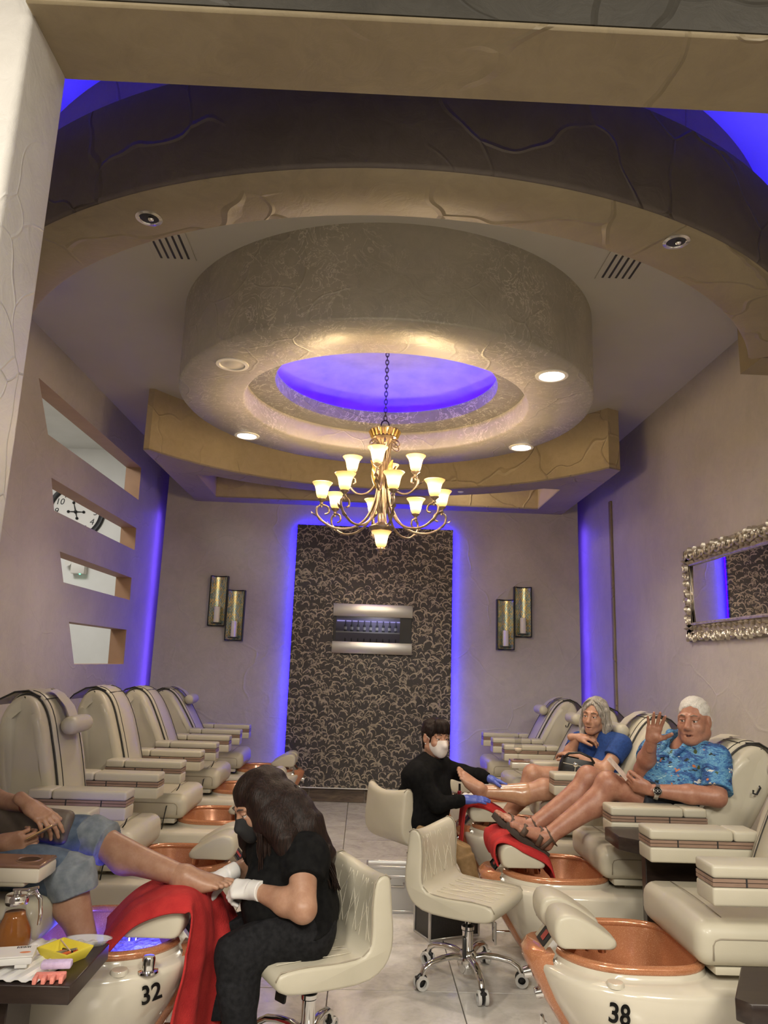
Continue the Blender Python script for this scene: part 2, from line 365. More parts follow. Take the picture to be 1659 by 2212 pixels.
# ================================================================ WALL THINGS
# feature panel
def scallop_f(nt, b):
    t = nd(nt, 'TexCoord'); sp = nd(nt, 'SeparateXYZ'); lk(nt, t.outputs['Object'], sp.inputs[0])
    cb = nd(nt, 'CombineXYZ'); lk(nt, sp.outputs[0], cb.inputs[0]); lk(nt, sp.outputs[2], cb.inputs[1]); co = cb.outputs[0]
    nz = nd(nt, 'TexNoise', i_Scale=5.5, i_Detail=2); lk(nt, co, nz.inputs['Vector'])
    sb = nd(nt, 'VectorMath', operation='SUBTRACT'); lk(nt, nz.outputs[1], sb.inputs[0]); sb.inputs[1].default_value = (.5, .5, .5)
    sc = nd(nt, 'VectorMath', operation='SCALE'); sc.inputs['Scale'].default_value = .09; lk(nt, sb.outputs[0], sc.inputs[0])
    ad = nd(nt, 'VectorMath', operation='ADD'); lk(nt, co, ad.inputs[0]); lk(nt, sc.outputs[0], ad.inputs[1])
    tot = None
    for k, (S_, off, rad) in enumerate([(9, 0, .42), (11.5, 3.3, .40), (10, 7.7, .36)]):
        mp = nd(nt, 'Mapping'); mp.inputs['Location'].default_value = (off, off * 1.7, 0); lk(nt, ad.outputs[0], mp.inputs[0])
        v = nd(nt, 'TexVoronoi', voronoi_dimensions='2D', i_Scale=S_, i_Randomness=.85); lk(nt, mp.outputs[0], v.inputs['Vector'])
        df = nd(nt, 'VectorMath', operation='SUBTRACT'); lk(nt, mp.outputs[0], df.inputs[0]); lk(nt, v.outputs['Position'], df.inputs[1])
        s2 = nd(nt, 'SeparateXYZ'); lk(nt, df.outputs[0], s2.inputs[0])
        ringd = math_(nt, 'ABSOLUTE', math_(nt, 'SUBTRACT', v.outputs['Distance'], rad))
        wn = math_(nt, 'MULTIPLY', noise(nt, mp.outputs[0], 14, 2), .20)
        ring = math_(nt, 'LESS_THAN', ringd, math_(nt, 'SUBTRACT', wn, .055))
        upm = math_(nt, 'GREATER_THAN', math_(nt, 'ADD', s2.outputs[1], math_(nt, 'MULTIPLY', s2.outputs[0], [-.5, .6, .2][k])), .004)
        a = math_(nt, 'MULTIPLY', ring, upm)
        tot = a if tot is None else math_(nt, 'MAXIMUM', tot, a)
    pt = ramp(nt, noise(nt, ad.outputs[0], 13, 4, .6, 1), [(.55, (0, 0, 0)), (.60, (1, 1, 1))])
    pt = math_(nt, 'MULTIPLY', pt, ramp(nt, noise(nt, co, 30, 2), [(.42, (0, 0, 0)), (.52, (1, 1, 1))]))
    tot = math_(nt, 'MAXIMUM', tot, math_(nt, 'MULTIPLY', pt, .75))
    base = mixc(nt, noise(nt, co, 4, 4), (.045, .041, .040), (.075, .069, .066))
    lk(nt, mixc(nt, tot, base, (.44, .38, .30)), b.inputs['Base Color'])
    lk(nt, math_(nt, 'MULTIPLY', tot, .35), b.inputs['Metallic'])
    bump(nt, b, tot, .5, .006)
M_PANEL = mat('charcoal_scallop_plaster', (.05, .045, .04), .45, build=scallop_f)
PX0, PX1, PZ0, PZ1 = -.80, .96, .152, 2.957
fp = thing('accent_panel', 'tall charcoal feature panel with silver scallop strokes and blue halo on the back wall', 'wall panel', ((PX0 + PX1) / 2, YB - .07, PZ0))
B().box(((PX0 + PX1) / 2, YB - .075, (PZ0 + PZ1) / 2), (PX1 - PX0, .05, PZ1 - PZ0), .006, 2).obj('panel_board', M_PANEL, fp, world=True)
for nm, c, s in [('led_strip', (PX0 + .012, YB - .03, 1.55), (.008, .024, 2.78)), ('led_strip', (PX1 - .012, YB - .03, 1.55), (.008, .024, 2.78)), ('led_strip', (.08, YB - .03, PZ1 - .012), (1.72, .024, .008))]:
    B().box(c, s).obj(nm, M_LED, fp, world=True)
# electric fireplace
fz = thing('electric_fireplace', 'wall fireplace with brushed steel bands and dark glass, set in the charcoal panel', 'fireplace', (.085, YB - .10, 1.55))
b = B(); b.box((.085, YB - .1135, 1.815), (.86, .025, .52), .003, 1); b.obj('black_frame', M_BLACK, fz, world=True)
for z0, z1 in [(1.945, 2.083), (1.547, 1.672)]:
    B().box((.085, YB - .140, (z0 + z1) / 2), (.872, .03, z1 - z0), .004, 2).obj('steel_band', M_STEEL, fz, world=True)
B().box((.035, YB - .131, 1.81), (.70, .012, .272)).obj('glass_front', mat('fireplace_glass', (.01, .01, .012), .015, spec=1, coat=1, ior=2.2), fz, world=True)
# mosaic candle sconces
def mosaic_f(nt, b):
    t = nd(nt, 'TexCoord'); mp = nd(nt, 'Mapping'); mp.inputs['Rotation'].default_value = (PI / 2, 0, PI / 2); lk(nt, t.outputs['Object'], mp.inputs[0])
    br = nd(nt, 'TexBrick', offset=.5, i_Scale=1.0, i_Mortar_Size=.0012, i_Bias=0); br.inputs['Brick Width'].default_value = .034; br.inputs['Row Height'].default_value = .013
    lk(nt, mp.outputs[0], br.inputs[0]); br.inputs['Color1'].default_value = (0, 0, 0, 1); br.inputs['Color2'].default_value = (1, 1, 1, 1); br.inputs['Mortar'].default_value = (.02, .02, .02, 1)
    n = noise(nt, objco(nt, (25, 25, 60)), 1, 1)
    f = math_(nt, 'ADD', math_(nt, 'MULTIPLY', br.outputs[0], .5), math_(nt, 'MULTIPLY', n, .5))
    c = ramp(nt, f, [(.2, (.22, .36, .36)), (.36, (.60, .66, .45)), (.5, (1, .74, .25)), (.62, (.38, .60, .66)), (.78, (1, .84, .42))])
    lk(nt, mixc(nt, br.outputs[1], c, (.015, .015, .02)), b.inputs['Base Color']); bump(nt, b, br.outputs[1], -.4, .003)
M_MOSAIC = mat('glass_mosaic', (.2, .2, .15), .28, .6, .5, build=mosaic_f)
M_WAX = mat('candle_wax', (.80, .76, .72), .5, sss=.2)
scs = [(-1.632, 1.793, 2.347, 'taller left'), (-1.434, 1.642, 2.197, ''), (1.755, 1.786, 2.344, ''), (1.561, 1.641, 2.196, '')]
slab = ['mosaic candle sconce left of the panel, the higher of its pair', 'mosaic candle sconce left of the panel, the lower of its pair',
        'mosaic candle sconce right of the panel, the higher of its pair', 'mosaic candle sconce right of the panel, the lower of its pair']
for (x, z0, z1, _), lb in zip(scs, slab):
    t = thing('wall_sconce', lb, 'sconce', (x, YB, z0), 0, 'mosaic sconces on the back wall')
    w, hh = .186, z1 - z0
    b = B(); cs = []
    for i in range(13):
        u = -1 + 2 * i / 12; cs.append((u * (w / 2 - .008), -.075 + .055 * (1 - u * u)))
    b.loft([[(px, py, .012) for px, py in cs], [(px, py, hh - .012) for px, py in cs]], False); b.obj('mosaic_panel', M_MOSAIC, t, 180)
    b = B()
    for sx in (-1, 1): b.box((sx * w / 2, -.04, hh / 2), (.010, .08, hh))
    for zz in (.005, hh - .005):
        b.loft([[(px, py, zz - .005) for px, py in cs] , [(px, py - .01, zz - .005) for px, py in cs], [(px, py - .01, zz + .005) for px, py in cs], [(px, py, zz + .005) for px, py in cs]], False)
    b.box((0, -.004, hh / 2), (w * .8, .008, hh)); b.obj('iron_frame', M_BLACK, t)
    B().box((0, -.06, .030), (.10, .09, .008)).cyl((0, -.062, .034), (0, -.062, .040), .036).obj('candle_shelf', M_BLACK, t)
    cl = thing('pillar_candle', 'white pillar candle standing in the ' + lb.replace('mosaic candle ', ''), 'candle', (x, YB - .062, z0 + .040), 0, 'white candles in the sconces')
    B().lathe([(0, 0), (.031, 0), (.033, .004), (.033, .165), (.030, .172), (.012, .169), (0, .168)], n=20).obj('wax', M_WAX, cl, 60)
    B().cyl((0, 0, .168), (.002, 0, .182), .0015, n=6).obj('wick', M_BLACK, cl)
# carved mirror on the right wall
mz0, mz1, my0, my1 = 1.70, 2.405, 3.95, 5.755
mr = thing('carved_mirror', 'long wall mirror in a silver carved scrollwork frame on the right wall', 'mirror', (XR, (my0 + my1) / 2, mz0))
bw_ = .13
M_SILV = mat('antique_silver', (.62, .55, .45), .35, .75, build=mottled((.42, .36, .29), (.72, .66, .56), 30, .3, .004, 60))
B().box((XR - .016, (my0 + my1) / 2, (mz0 + mz1) / 2), (.012, my1 - my0 - .24, mz1 - mz0 - .24)).obj('mirror_glass', mat('mirror', (.9, .9, .9), .01, 1), mr, world=True)
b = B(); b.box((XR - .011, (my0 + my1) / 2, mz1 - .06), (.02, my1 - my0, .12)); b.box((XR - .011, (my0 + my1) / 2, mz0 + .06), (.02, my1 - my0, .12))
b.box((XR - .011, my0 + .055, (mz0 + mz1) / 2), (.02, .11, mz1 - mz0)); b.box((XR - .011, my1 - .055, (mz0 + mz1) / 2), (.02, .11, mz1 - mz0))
b.obj('frame_backing', mat('dull_silver', (.30, .26, .21), .6), mr, world=True)  # backing boards in one plain dull silver-brown
b = B(); iy0, iy1, iz0, iz1 = my0 + .125, my1 - .125, mz0 + .125, mz1 - .125
b.tube([(XR - .03, iy0, iz0), (XR - .03, iy1, iz0), (XR - .03, iy1, iz1), (XR - .03, iy0, iz1)], .012, 8, True); b.obj('inner_bead', M_SILV, mr, world=True)
b = B(); rnd = random.Random(3)
def curl(cy, cz, r, a, hand):
    pts = [(XR - .028 - .012 * math.sin(i / 15 * PI), cy + r * (1 - i / 20) * math.cos(a + hand * i * .36), cz + r * (1 - i / 20) * math.sin(a + hand * i * .36)) for i in range(16)]
    b.tube(pts, [.012 * (1 - i / 24) for i in range(16)], 6)
def leaf(cy, cz, L, a, w=.016):
    ring = []
    for i in range(7):
        t = i / 6; ww = w * math.sin(t * PI) + .002; c = (cy + L * t * math.cos(a), cz + L * t * math.sin(a))
        ring.append([(XR - .022, c[0] - ww * math.sin(a), c[1] + ww * math.cos(a)), (XR - .042 - .01 * math.sin(t * PI), *c), (XR - .022, c[0] + ww * math.sin(a), c[1] - ww * math.cos(a))])
    b.loft(ring, False)
n = 23
for zc_, sg in ((mz1 - .058, 1), (mz0 + .058, -1)):
    for k in range(n):
        y = my0 + .06 + (my1 - my0 - .12) * k / (n - 1)
        curl(y, zc_ + .012 * sg, .036 + .01 * (k % 2), (k % 2) * PI, 1 if k % 2 else -1)
        leaf(y, zc_ + .02 * sg, .05, rnd.uniform(.3, 2.8) * sg); leaf(y + .02, zc_ - .04 * sg, .05, rnd.uniform(-.5, .5)); leaf(y - .03, zc_ - .01, .05, rnd.uniform(1.2, 2.2) * sg)
for yc_ in (my0 + .055, my1 - .055):
    for k in range(7):
        z = mz0 + .15 + (mz1 - mz0 - .3) * k / 6
        curl(yc_, z, .032, k * 1.3, 1 if k % 2 else -1); leaf(yc_ - .02, z - .02, .055, PI / 2 + rnd.uniform(-.5, .5)); leaf(yc_ + .02, z, .05, PI / 2 + rnd.uniform(-.5, .5))
b.obj('carved_scrollwork', M_SILV, mr, 60, world=True)
# recessed downlights
M_LAMP = mat('lamp_glow', (1, 1, 1), emis=(1, .93, .80), es=14)
M_TRIMW = mat('white_trim', (.75, .73, .68), .4)
for (x, y), on, lb in [((-.864, 4.22), 0, 'unlit recessed downlight at the near left of the ceiling drum'), ((1.08, 4.19), 1, 'lit recessed downlight at the near right of the ceiling drum'),
                   ((-1.0, 5.67), 1, 'lit recessed downlight at the far left of the ceiling drum'), ((1.21, 5.69), 1, 'lit recessed downlight at the far right of the ceiling drum')]:
    t = thing('recessed_downlight', lb, 'ceiling light', (x, y, 3.20), 0, 'downlights in the drum')
    B().lathe([(.10, 0), (.098, -.006), (.078, -.008), (.072, .0), (.062, .02)], n=32).obj('trim_ring', M_TRIMW, t)
    B().lathe([(.072, -.001), (.045, -.0045) , (0, -.005)] if on else [(.07, -.001), (.045, -.0012), (.04, -.004), (0, -.004)], n=24).obj('lamp', M_LAMP if on else mat('unlit_lamp', (.6, .57, .52), .4), t)
for (x, y), lb in [((-.942, 2.723), 'small eyeball spotlight in the left of the curved beam'), ((1.227, 2.72), 'small eyeball spotlight in the right of the curved beam')]:
    t = thing('eyeball_spotlight', lb, 'ceiling light', (x, y, 3.20), 0, 'eyeball spotlights in the curved beam')
    B().lathe([(.055, 0), (.054, -.005), (.040, -.007), (.036, .0)], n=28).obj('trim_ring', M_CHROME, t)
    B().lathe([(.039, -.003), (.03, -.004), (0, -.003)], n=20).obj('socket', M_BLACK, t)
    B().ball((.008, 0, -.008), (.012, .012, .008), 10, 6).obj('bulb', M_CHROME, t)
for (x, y), lb in [((-1.20, 3.86), 'slatted ceiling vent left of the drum'), ((1.42, 3.86), 'slatted ceiling vent right of the drum')]:
    t = thing('ceiling_vent', lb, 'vent', (x, y, ZC), 0, 'ceiling vents')
    B().box((0, 0, -.004), (.24, .30, .008), .002, 1).obj('vent_frame', M_CEIL, t)
    for k in range(5): B().box((-.08 + .04 * k, 0, -.009), (.012, .25, .004)).obj('slat', M_PIPE, t)
for x, y, lb in [(-.53, 7.55, 'small sprinkler head in the soffit left of the chandelier'), (.93, 7.32, 'small sprinkler head in the soffit right of the chandelier')]:
    t = thing('sprinkler_head', lb, 'sprinkler', (x, y, 3.20), 0, 'sprinkler heads'); B().lathe([(0, -.012), (.02, -.010), (.03, -.004), (.032, 0)], n=16).obj('cover_plate', M_TRIMW, t)
# side-room clock and exit box seen through the slots
ck = thing('wall_clock', 'large white round wall clock with black rim seen through the second slot', 'clock', (-3.655, 9.10, 3.176))
r = .365
for nm, pr, m_ in (('clock_rim', [(r - .07, .02), (r - .05, .035), (r - .012, .035), (r, .02), (r, 0)], M_BLACK), ('clock_face', [(0, .012), (r - .06, .012)], mat('clock_white', (.82, .80, .76), .5))):
    B().lathe(pr, n=64).obj(nm, m_, ck).rotation_euler = (PI / 2, 0, 0)
for hnum in range(1, 13):
    a = PI / 2 - hnum * PI / 6
    me = text_mesh(str(hnum), .11, .001, .15); fin(me, M_NUM, 0)
    o = link(me, 'numeral', ck, loc=(.243 * math.cos(a), -.014, .243 * math.sin(a))); o.rotation_euler = (PI / 2, 0, 0)
b = B()
for a, L in ((0.0, .10), (PI, .09), (PI / 2 + .3, .12), (-PI / 2 + .3, .085)):
    b.cyl((0, -.02, 0), (L * math.cos(a), -.02, L * math.sin(a)), .009, .004, 8); b.ball((L * math.cos(a), -.02, L * math.sin(a)), .018, 10, 8)
b.ball((0, -.02, 0), .022, 12, 8); b.obj('clock_hands', M_NUM, ck)
eb = thing('emergency_light', 'pale boxy emergency light with a green lamp seen through the third slot', 'emergency light', (-3.52, 9.10, 2.38))
B().box((0, -.05, .10), (.17, .10, .16), .01, 2).obj('housing', M_TRIMW, eb)
B().ball((.03, -.08, .018), .010, 10, 6).obj('indicator_lamp', mat('green_led', (0, .2, .1), emis=(.1, 1, .5), es=5), eb)
B().cyl((-.13, -.02, .15), (-.13, -.08, .15), .03, .04, 16).obj('lamp_head', M_TRIMW, eb)
# ================================================================ CHANDELIER
CH = thing('chandelier', 'bronze two-tier scroll-arm chandelier with glowing amber bell shades hanging from the dome', 'chandelier', (RX, RY, 2.2))
M_BRONZE = mat('antique_bronze', (.33, .22, .13), .34, .8, build=mottled((.19, .14, .10), (.42, .33, .24), 25, .2, .002, 90))
M_BRONZED = mat('dark_bronze', (.05, .04, .035), .4, .8)
def glass_f(nt, b):
    t = nd(nt, 'TexCoord'); sp = nd(nt, 'SeparateXYZ'); lk(nt, t.outputs['Object'], sp.inputs[0])
    f = math_(nt, 'DIVIDE', sp.outputs[2], .115)
    lk(nt, ramp(nt, f, [(0, (.85, .45, .10)), (.22, (1, .66, .24)), (.5, (1, .80, .42)), (.82, (1, .62, .2)), (1, (.75, .40, .10))]), b.inputs['Emission Color'])
    lk(nt, ramp(nt, f, [(0, (.18,) * 3), (.3, (.6,) * 3), (.55, (.75,) * 3), (.85, (.25,) * 3), (1, (.16,) * 3)]), b.inputs['Emission Strength'])
    s = math_(nt, 'MULTIPLY', b.inputs['Emission Strength'].links[0].from_socket, 5.5); lk(nt, s, b.inputs['Emission Strength'])
M_SHADE = mat('amber_glass_shade', (.8, .55, .25), .3, emis=(1, .7, .3), es=3, build=glass_f)
shme = B().lathe([(.001, 0), (.022, .002), (.034, .016), (.040, .040), (.044, .066), (.052, .090), (.066, .108), (.070, .114), (.066, .113), (.049, .090), (.040, .066), (.036, .040), (.030, .018), (.018, .006), (.001, .005)], n=24).mesh('lamp_shade', M_SHADE, 180)
bulb = B().ball((0, 0, .055), (.018, .018, .03), 10, 8).mesh('bulb', mat('bulb_glow', (1, 1, 1), emis=(1, .82, .5), es=22), 180)
cup = B().lathe([(.0, -.045), (.010, -.045), (.014, -.035), (.009, -.028), (.012, -.02), (.030, -.004), (.032, 0), (.024, .002)], n=16).mesh('lamp_cup', M_BRONZE, 180)
def lampset(x, y, z):
    c = link(cup, 'lamp_cup', CH, loc=(x, y, z)); s = link(shme, 'lamp_shade', CH, loc=(x, y, z)); link(bulb, 'bulb', s)
zb = 2.2
def sp_arm(a, r0, z0, r1, z1, sag, nm='arm'):
    # S-curve arm rising from the stem foot to the lamp, ending in a scroll
    pts = []; ca, sa = math.cos(a), math.sin(a)
    kr = r1 / .42; kz = .55 + .45 * kr; P = [(.03, z1 + (.31) * kz), (.042, z1 + .07 * kz), (.10 * kr, z1 - .10 * kz), (.20 * kr, z1 - .185 * kz), (.33 * kr, z1 - .195 * kz), (.43 * kr, z1 - .135 * kz), (.452 * kr, z1 - .075 * kz), (.42 * kr, z1 - .042), (.375 * kr, z1 - .055 * kz), (.368 * kr, z1 - .092 * kz), (.395 * kr, z1 - .105 * kz)]
    V = [Vector((p[0] * ca, p[0] * sa, p[1])) for p in P]
    for i in range(len(V) - 1):
        p0, p1, p2, p3 = V[max(i - 1, 0)], V[i], V[i + 1], V[min(i + 2, len(V) - 1)]
        for k in range(6):
            t = k / 6; pts.append(.5 * ((2 * p1) + (p2 - p0) * t + (2 * p0 - 5 * p1 + 4 * p2 - p3) * t * t + (3 * p1 - p0 - 3 * p2 + p3) * t ** 3))
    pts.append(V[-1]); n = len(pts)
    b = B(); b.tube(pts, [.0105 - .0045 * i / n for i in range(n)], 7)
    b.cyl(Vector((r1 * ca, r1 * sa, z1 - .06)), Vector((r1 * ca, r1 * sa, z1 - .02)), .007, n=8)
    for q, L, tw_ in ((4.6, .055, .5), (5.3, .05, -.4)):     # acanthus leaf on the outer bend
        i0 = int(q * 6); p = pts[i0]; d = Vector((ca, sa, .5)).normalized(); sd = Vector((-sa, ca, 0))
        b.loft([[p + d * L * t + sd * w_ , p + d * L * t + Vector((0, 0, .012 * t)) + d * .006, p + d * L * t - sd * w_] for t, w_ in ((0, .004), (.35, .016), (.7, .012), (1, .002))], False)
    b.obj(nm, M_BRONZE, CH, 60)
for k in range(8):
    a = R(8 + 45 * k); sp_arm(a, 0, .30, .42, .335 + .0, .10); lampset(.42 * math.cos(a), .42 * math.sin(a), .335)
for k in range(4):
    a = R(258 + 90 * k); sp_arm(a, 0, .42, .225, .555, .05); lampset(.225 * math.cos(a), .225 * math.sin(a), .555)
# stem, foot, crown
b = B(); b.lathe([(0, .13), (.05, .13), (.085, .145), (.09, .165), (.06, .18), (.03, .20), (.03, .28), (.045, .33), (.025, .40), (.022, .60), (.03, .72), (.06, .78), (.085, .80), (.075, .815), (.10, .845), (.105, .86), (.05, .868), (0, .87)], n=28); b.obj('stem', M_BRONZE, CH, 60)
b = B()
for k in range(12):
    a = 2 * PI * k / 12; ca, sa = math.cos(a), math.sin(a)
    b.tube([(.026 * ca, .026 * sa, .26), (.045 * ca, .045 * sa, .34), (.030 * ca, .030 * sa, .45), (.028 * ca, .028 * sa, .62), (.045 * ca, .045 * sa, .74), (.06 * ca, .06 * sa, .80)], .008, 6)
b.obj('reed_bundle', M_BRONZE, CH, 60)
for k in range(6):
    a = R(30 + 60 * k); ca, sa = math.cos(a), math.sin(a); b = B()
    pts = [((.06 + .055 * math.sin(t * .95)* (1 - t / 14) + .02 * t / 3) * ca, (.06 + .055 * math.sin(t * .95) * (1 - t / 14) + .02 * t / 3) * sa, .75 + .035 * math.cos(t * 1.1) * (1 - t / 12)) for t in [i * .42 for i in range(16)]]
    b.tube(pts, [.006 - .0002 * i for i in range(16)], 6); b.ball(pts[-1], .010, 8, 6); b.obj('crown_scroll', M_BRONZE, CH, 60)
b = B()
for k in range(20):
    a = 2 * PI * k / 20; b.tube([(.088 * math.cos(a), .088 * math.sin(a), .805), (.108 * math.cos(a), .108 * math.sin(a), .85)], .008, 6)
b.obj('gadroon', mat('gilt', (.6, .42, .14), .3, .9), CH, 60)
b = B()
for k in range(4):
    a = R(213 + 90 * k); ca, sa = math.cos(a), math.sin(a); sd = Vector((-sa, ca, 0))
    b.loft([[Vector((rr * ca, rr * sa, z)) + sd * w_, Vector(((rr + .014) * ca, (rr + .014) * sa, z)), Vector((rr * ca, rr * sa, z)) - sd * w_] for rr, z, w_ in ((.05, .43, .004), (.075, .48, .022), (.085, .53, .026), (.08, .58, .02), (.10, .62, .004))], False)
b.obj('gilt_leaves', MATS['gilt'], CH, 60)
link(shme, 'lamp_shade', CH, loc=(0, 0, .022)); b = B(); b.lathe([(.03, .022), (.034, .012), (.02, .004), (.01, -.006), (.014, -.014), (.008, -.026), (0, -.03)], n=16); b.obj('finial', M_BRONZE, CH)
B().ball((0, 0, .08), (.018, .018, .03), 10, 8).obj('bulb', MATS['bulb_glow'], CH)
b = B()
b.tube([(.028 * math.cos(t), 0, .90 + .032 * math.sin(t)) for t in [2 * PI * i / 16 for i in range(16)]], .005, 6, True)
b.obj('hanging_ring', M_BRONZED, CH)
lkme = B().tube([(.011 * math.cos(t), 0, .021 * math.sin(t)) for t in [2 * PI * i / 12 for i in range(12)]], .0035, 5, True).mesh('chain_link', M_BRONZED, 180)
for k in range(19): link(lkme, 'chain_link', CH, loc=(0, 0, .950 + .030 * k), rot=(0, 0, (k % 2) * PI / 2))
B().lathe([(0, 1.535), (.065, 1.535), (.06, 1.515), (.02, 1.50), (.008, 1.49), (0, 1.49)], n=24).obj('ceiling_rose', M_BRONZED, CH)
for k in range(4):
    l = bpy.data.lights.new('chandelier_lamp', 'POINT'); l.energy = 15; l.color = (1, .74, .42); l.shadow_soft_size = .06
    o = bpy.data.objects.new('chandelier_lamp', l); COL.objects.link(o); a = R(30 + 90 * k); o.location = (RX + .46 * math.cos(a), RY + .46 * math.sin(a), 2.75)
# ================================================================ PEDICURE CHAIRS (local +X points to the aisle)
OUT = [(-1.95, .33), (-1.6, .34), (-1.25, .36), (-1.0, .36), (-.84, .33), (-.74, .27), (-.67, .18), (-.64, .10), (-.632, 0)]
LEV = [(.005, .21, .78), (.03, .19, .80), (.10, .15, .87), (.18, .10, .935), (.26, .05, .98), (.32, .02, 1.0), (.365, 0, 1.0), (.38, 0, .985), (.387, .006, .955)]
def pull(X): return min(1, max(0, (X + 1.3) / .66))
def hwat(X):
    for (a, ha), (b, hb) in zip(OUT, OUT[1:]):
        if a <= X <= b: return ha + (hb - ha) * (X - a) / (b - a)
    return OUT[0][1] if X < OUT[0][0] else 0
def dense(poly, n):
    out = []
    for a, b in zip(poly, poly[1:]): out += [(a[0] + (b[0] - a[0]) * i / n, a[1] + (b[1] - a[1]) * i / n) for i in range(n)]
    return out + [poly[-1]]
def smooth_pts(p, it=3):
    for _ in range(it): p = [p[0]] + [((p[i - 1][0] + 2 * p[i][0] + p[i + 1][0]) / 4, (p[i - 1][1] + 2 * p[i][1] + p[i + 1][1]) / 4) for i in range(1, len(p) - 1)] + [p[-1]]
    return p
OUTD = smooth_pts(dense(OUT, 5), 5)
def outer(pu, s):
    half = [(X - pu * pull(X), h * s) for X, h in OUTD]
    return half[:-1] + [half[-1]] + [(x, -y) for x, y in half[-2::-1]]
def polar(poly, c, n):
    res = []
    for k in range(n):
        a = 2 * PI * k / n; d = (math.cos(a), math.sin(a)); best = 0
        for (x0, y0), (x1, y1) in zip(poly, poly[1:] + poly[:1]):
            ex, ey = x1 - x0, y1 - y0; den = d[0] * ey - d[1] * ex
            if abs(den) < 1e-12: continue
            t = ((x0 - c[0]) * ey - (y0 - c[1]) * ex) / den; u = ((x0 - c[0]) * d[1] - (y0 - c[1]) * d[0]) / den
            if t > best and -1e-6 <= u <= 1 + 1e-6: best = t
        res.append((c[0] + best * d[0], c[1] + best * d[1]))
    return res
BC = (-.965, 0)
def basin(ax, ay, e=3.4, n=72):
    r = []
    for k in range(n):
        a = 2 * PI * k / n; c, s = math.cos(a), math.sin(a); ee = e if c < 0 else 2.3
        rad = (abs(c / ax) ** ee + abs(s / ay) ** ee) ** (-1 / ee); r.append((BC[0] + rad * c, rad * s))
    return r
def z3(pts, z): return [(x, y, z) for x, y in pts]
NN = 72
b = B(); rings = [z3(polar(outer(pu, s), BC, NN), z) for z, pu, s in LEV]
rings += [z3(basin(.288, .275), .389), z3(basin(.277, .265), .395), z3(basin(.273, .260), .414), z3(basin(.263, .25), .419)]
b.loft(rings, True, True, False); SHELL = b.mesh('tub_shell', M_SHELL, 45)
b = B(); rim = basin(.262, .25)
b.loft([z3(basin(.25, .239), .419), z3(basin(.246, .234), .40), z3(basin(.20, .20), .22), z3(basin(.17, .165), .15), z3(basin(.10, .09), .135)], True, False, True)
b.tube(z3(rim, .423), .0165, 8, True); LINER = b.mesh('copper_basin', M_COPPER, 50)
b = B(); rg = []
for z, X, w, t in [(.01, -.845, .075, .02), (.08, -.795, .085, .022), (.16, -.745, .09, .025), (.25, -.69, .095, .03), (.32, -.655, .10, .034), (.37, -.632, .105, .038), (.405, -.625, .105, .036), (.425, -.635, .10, .02)]:
    rg.append([(X - .05, -w - .02, z), (X - .01, -w, z), (X + t * .6, -w * .75, z), (X + t, -w * .3, z), (X + t, w * .3, z), (X + t * .6, w * .75, z), (X - .01, w, z), (X - .05, w + .02, z)])
b.loft(rg, True); BAND = b.mesh('copper_front', M_COPPER, 60)
KNOB = B().cyl((-.617, .02, .33), (-.589, .02, .324), .022, .018, 16).mesh('chrome_knob', M_CHROME)
b = B(); b.cyl((-.78, .0, .11), (-.67, .0, .11), .008); b.tube([(-.67, -.03, .06), (-.67, -.03, .16), (-.67, .03, .16), (-.67, .03, .06)], .007, 8, True); HANDLE = b.mesh('drain_handle', M_CHROME)
CAP = B().lathe([(0, .016), (.026, .016), (.029, .012), (.029, 0)], n=20).mesh('access_cap', M_SHELL)
# footrest
b = B(); b.ext([(-.60, .40), (-.69, .40), (-.655, .465), (-.60, .465)], -.001, 0); b.bm.clear()
pr = [(-.642, .405), (-.70, .475), (-.80, .470), (-.745, .385)]
b.loft([[(x, -.085, z) for x, z in pr], [(x, .085, z) for x, z in pr]]); b.box((-.78, 0, .462), (.16, .20, .008))
BRK = b.mesh('footrest_bracket', M_CHROME, 30)
b = B(); d0 = Vector((-.642, 0, .405)); d1 = Vector((-.70, 0, .475)); nrm = Vector((.07, 0, .058)).normalized() * .0025
for y0, y1, f0, f1 in ((-.05, .05, .14, .9),):
    q = [d0.lerp(d1, f0), d0.lerp(d1, f1)]
    b.loft([[q[0] + nrm + Vector((0, y0, 0)), q[0] + nrm + Vector((0, y1, 0)), q[1] + nrm + Vector((0, y1, 0)), q[1] + nrm + Vector((0, y0, 0))], [q[0] + Vector((0, y0, 0)), q[0] + Vector((0, y1, 0)), q[1] + Vector((0, y1, 0)), q[1] + Vector((0, y0, 0))]])
LABEL = b.mesh('black_label', M_NUM, 0)
b = B(); n2 = nrm * 1.5
for y0, y1, f0, f1 in ((-.018, .022, .42, .82),): 
    q = [d0.lerp(d1, f0), d0.lerp(d1, f1)]; b.poly([q[0] + n2 + Vector((0, y0, 0)), q[0] + n2 + Vector((0, y1, 0)), q[1] + n2 + Vector((0, y1, 0)), q[1] + n2 + Vector((0, y0, 0))])
EMBLEM = b.mesh('red_emblem', mat('emblem_red', (.35, .05, .04), .4), 0)
def chaikin(r, it=2):
    for _ in range(it): r = [tuple((.75 if t == 0 else .25) * a_ + (.25 if t == 0 else .75) * b_ for a_, b_ in zip(r[i], r[(i + 1) % len(r)])) for i in range(len(r)) for t in (0, 1)]
    return r
b = B(); pr = chaikin([(-.668, .500), (-.685, .462), (-.74, .462), (-.84, .462), (-.892, .462), (-.902, .490), (-.862, .515), (-.80, .553), (-.74, .578), (-.690, .575), (-.668, .545)]); cx_, cz_ = -.77, .507
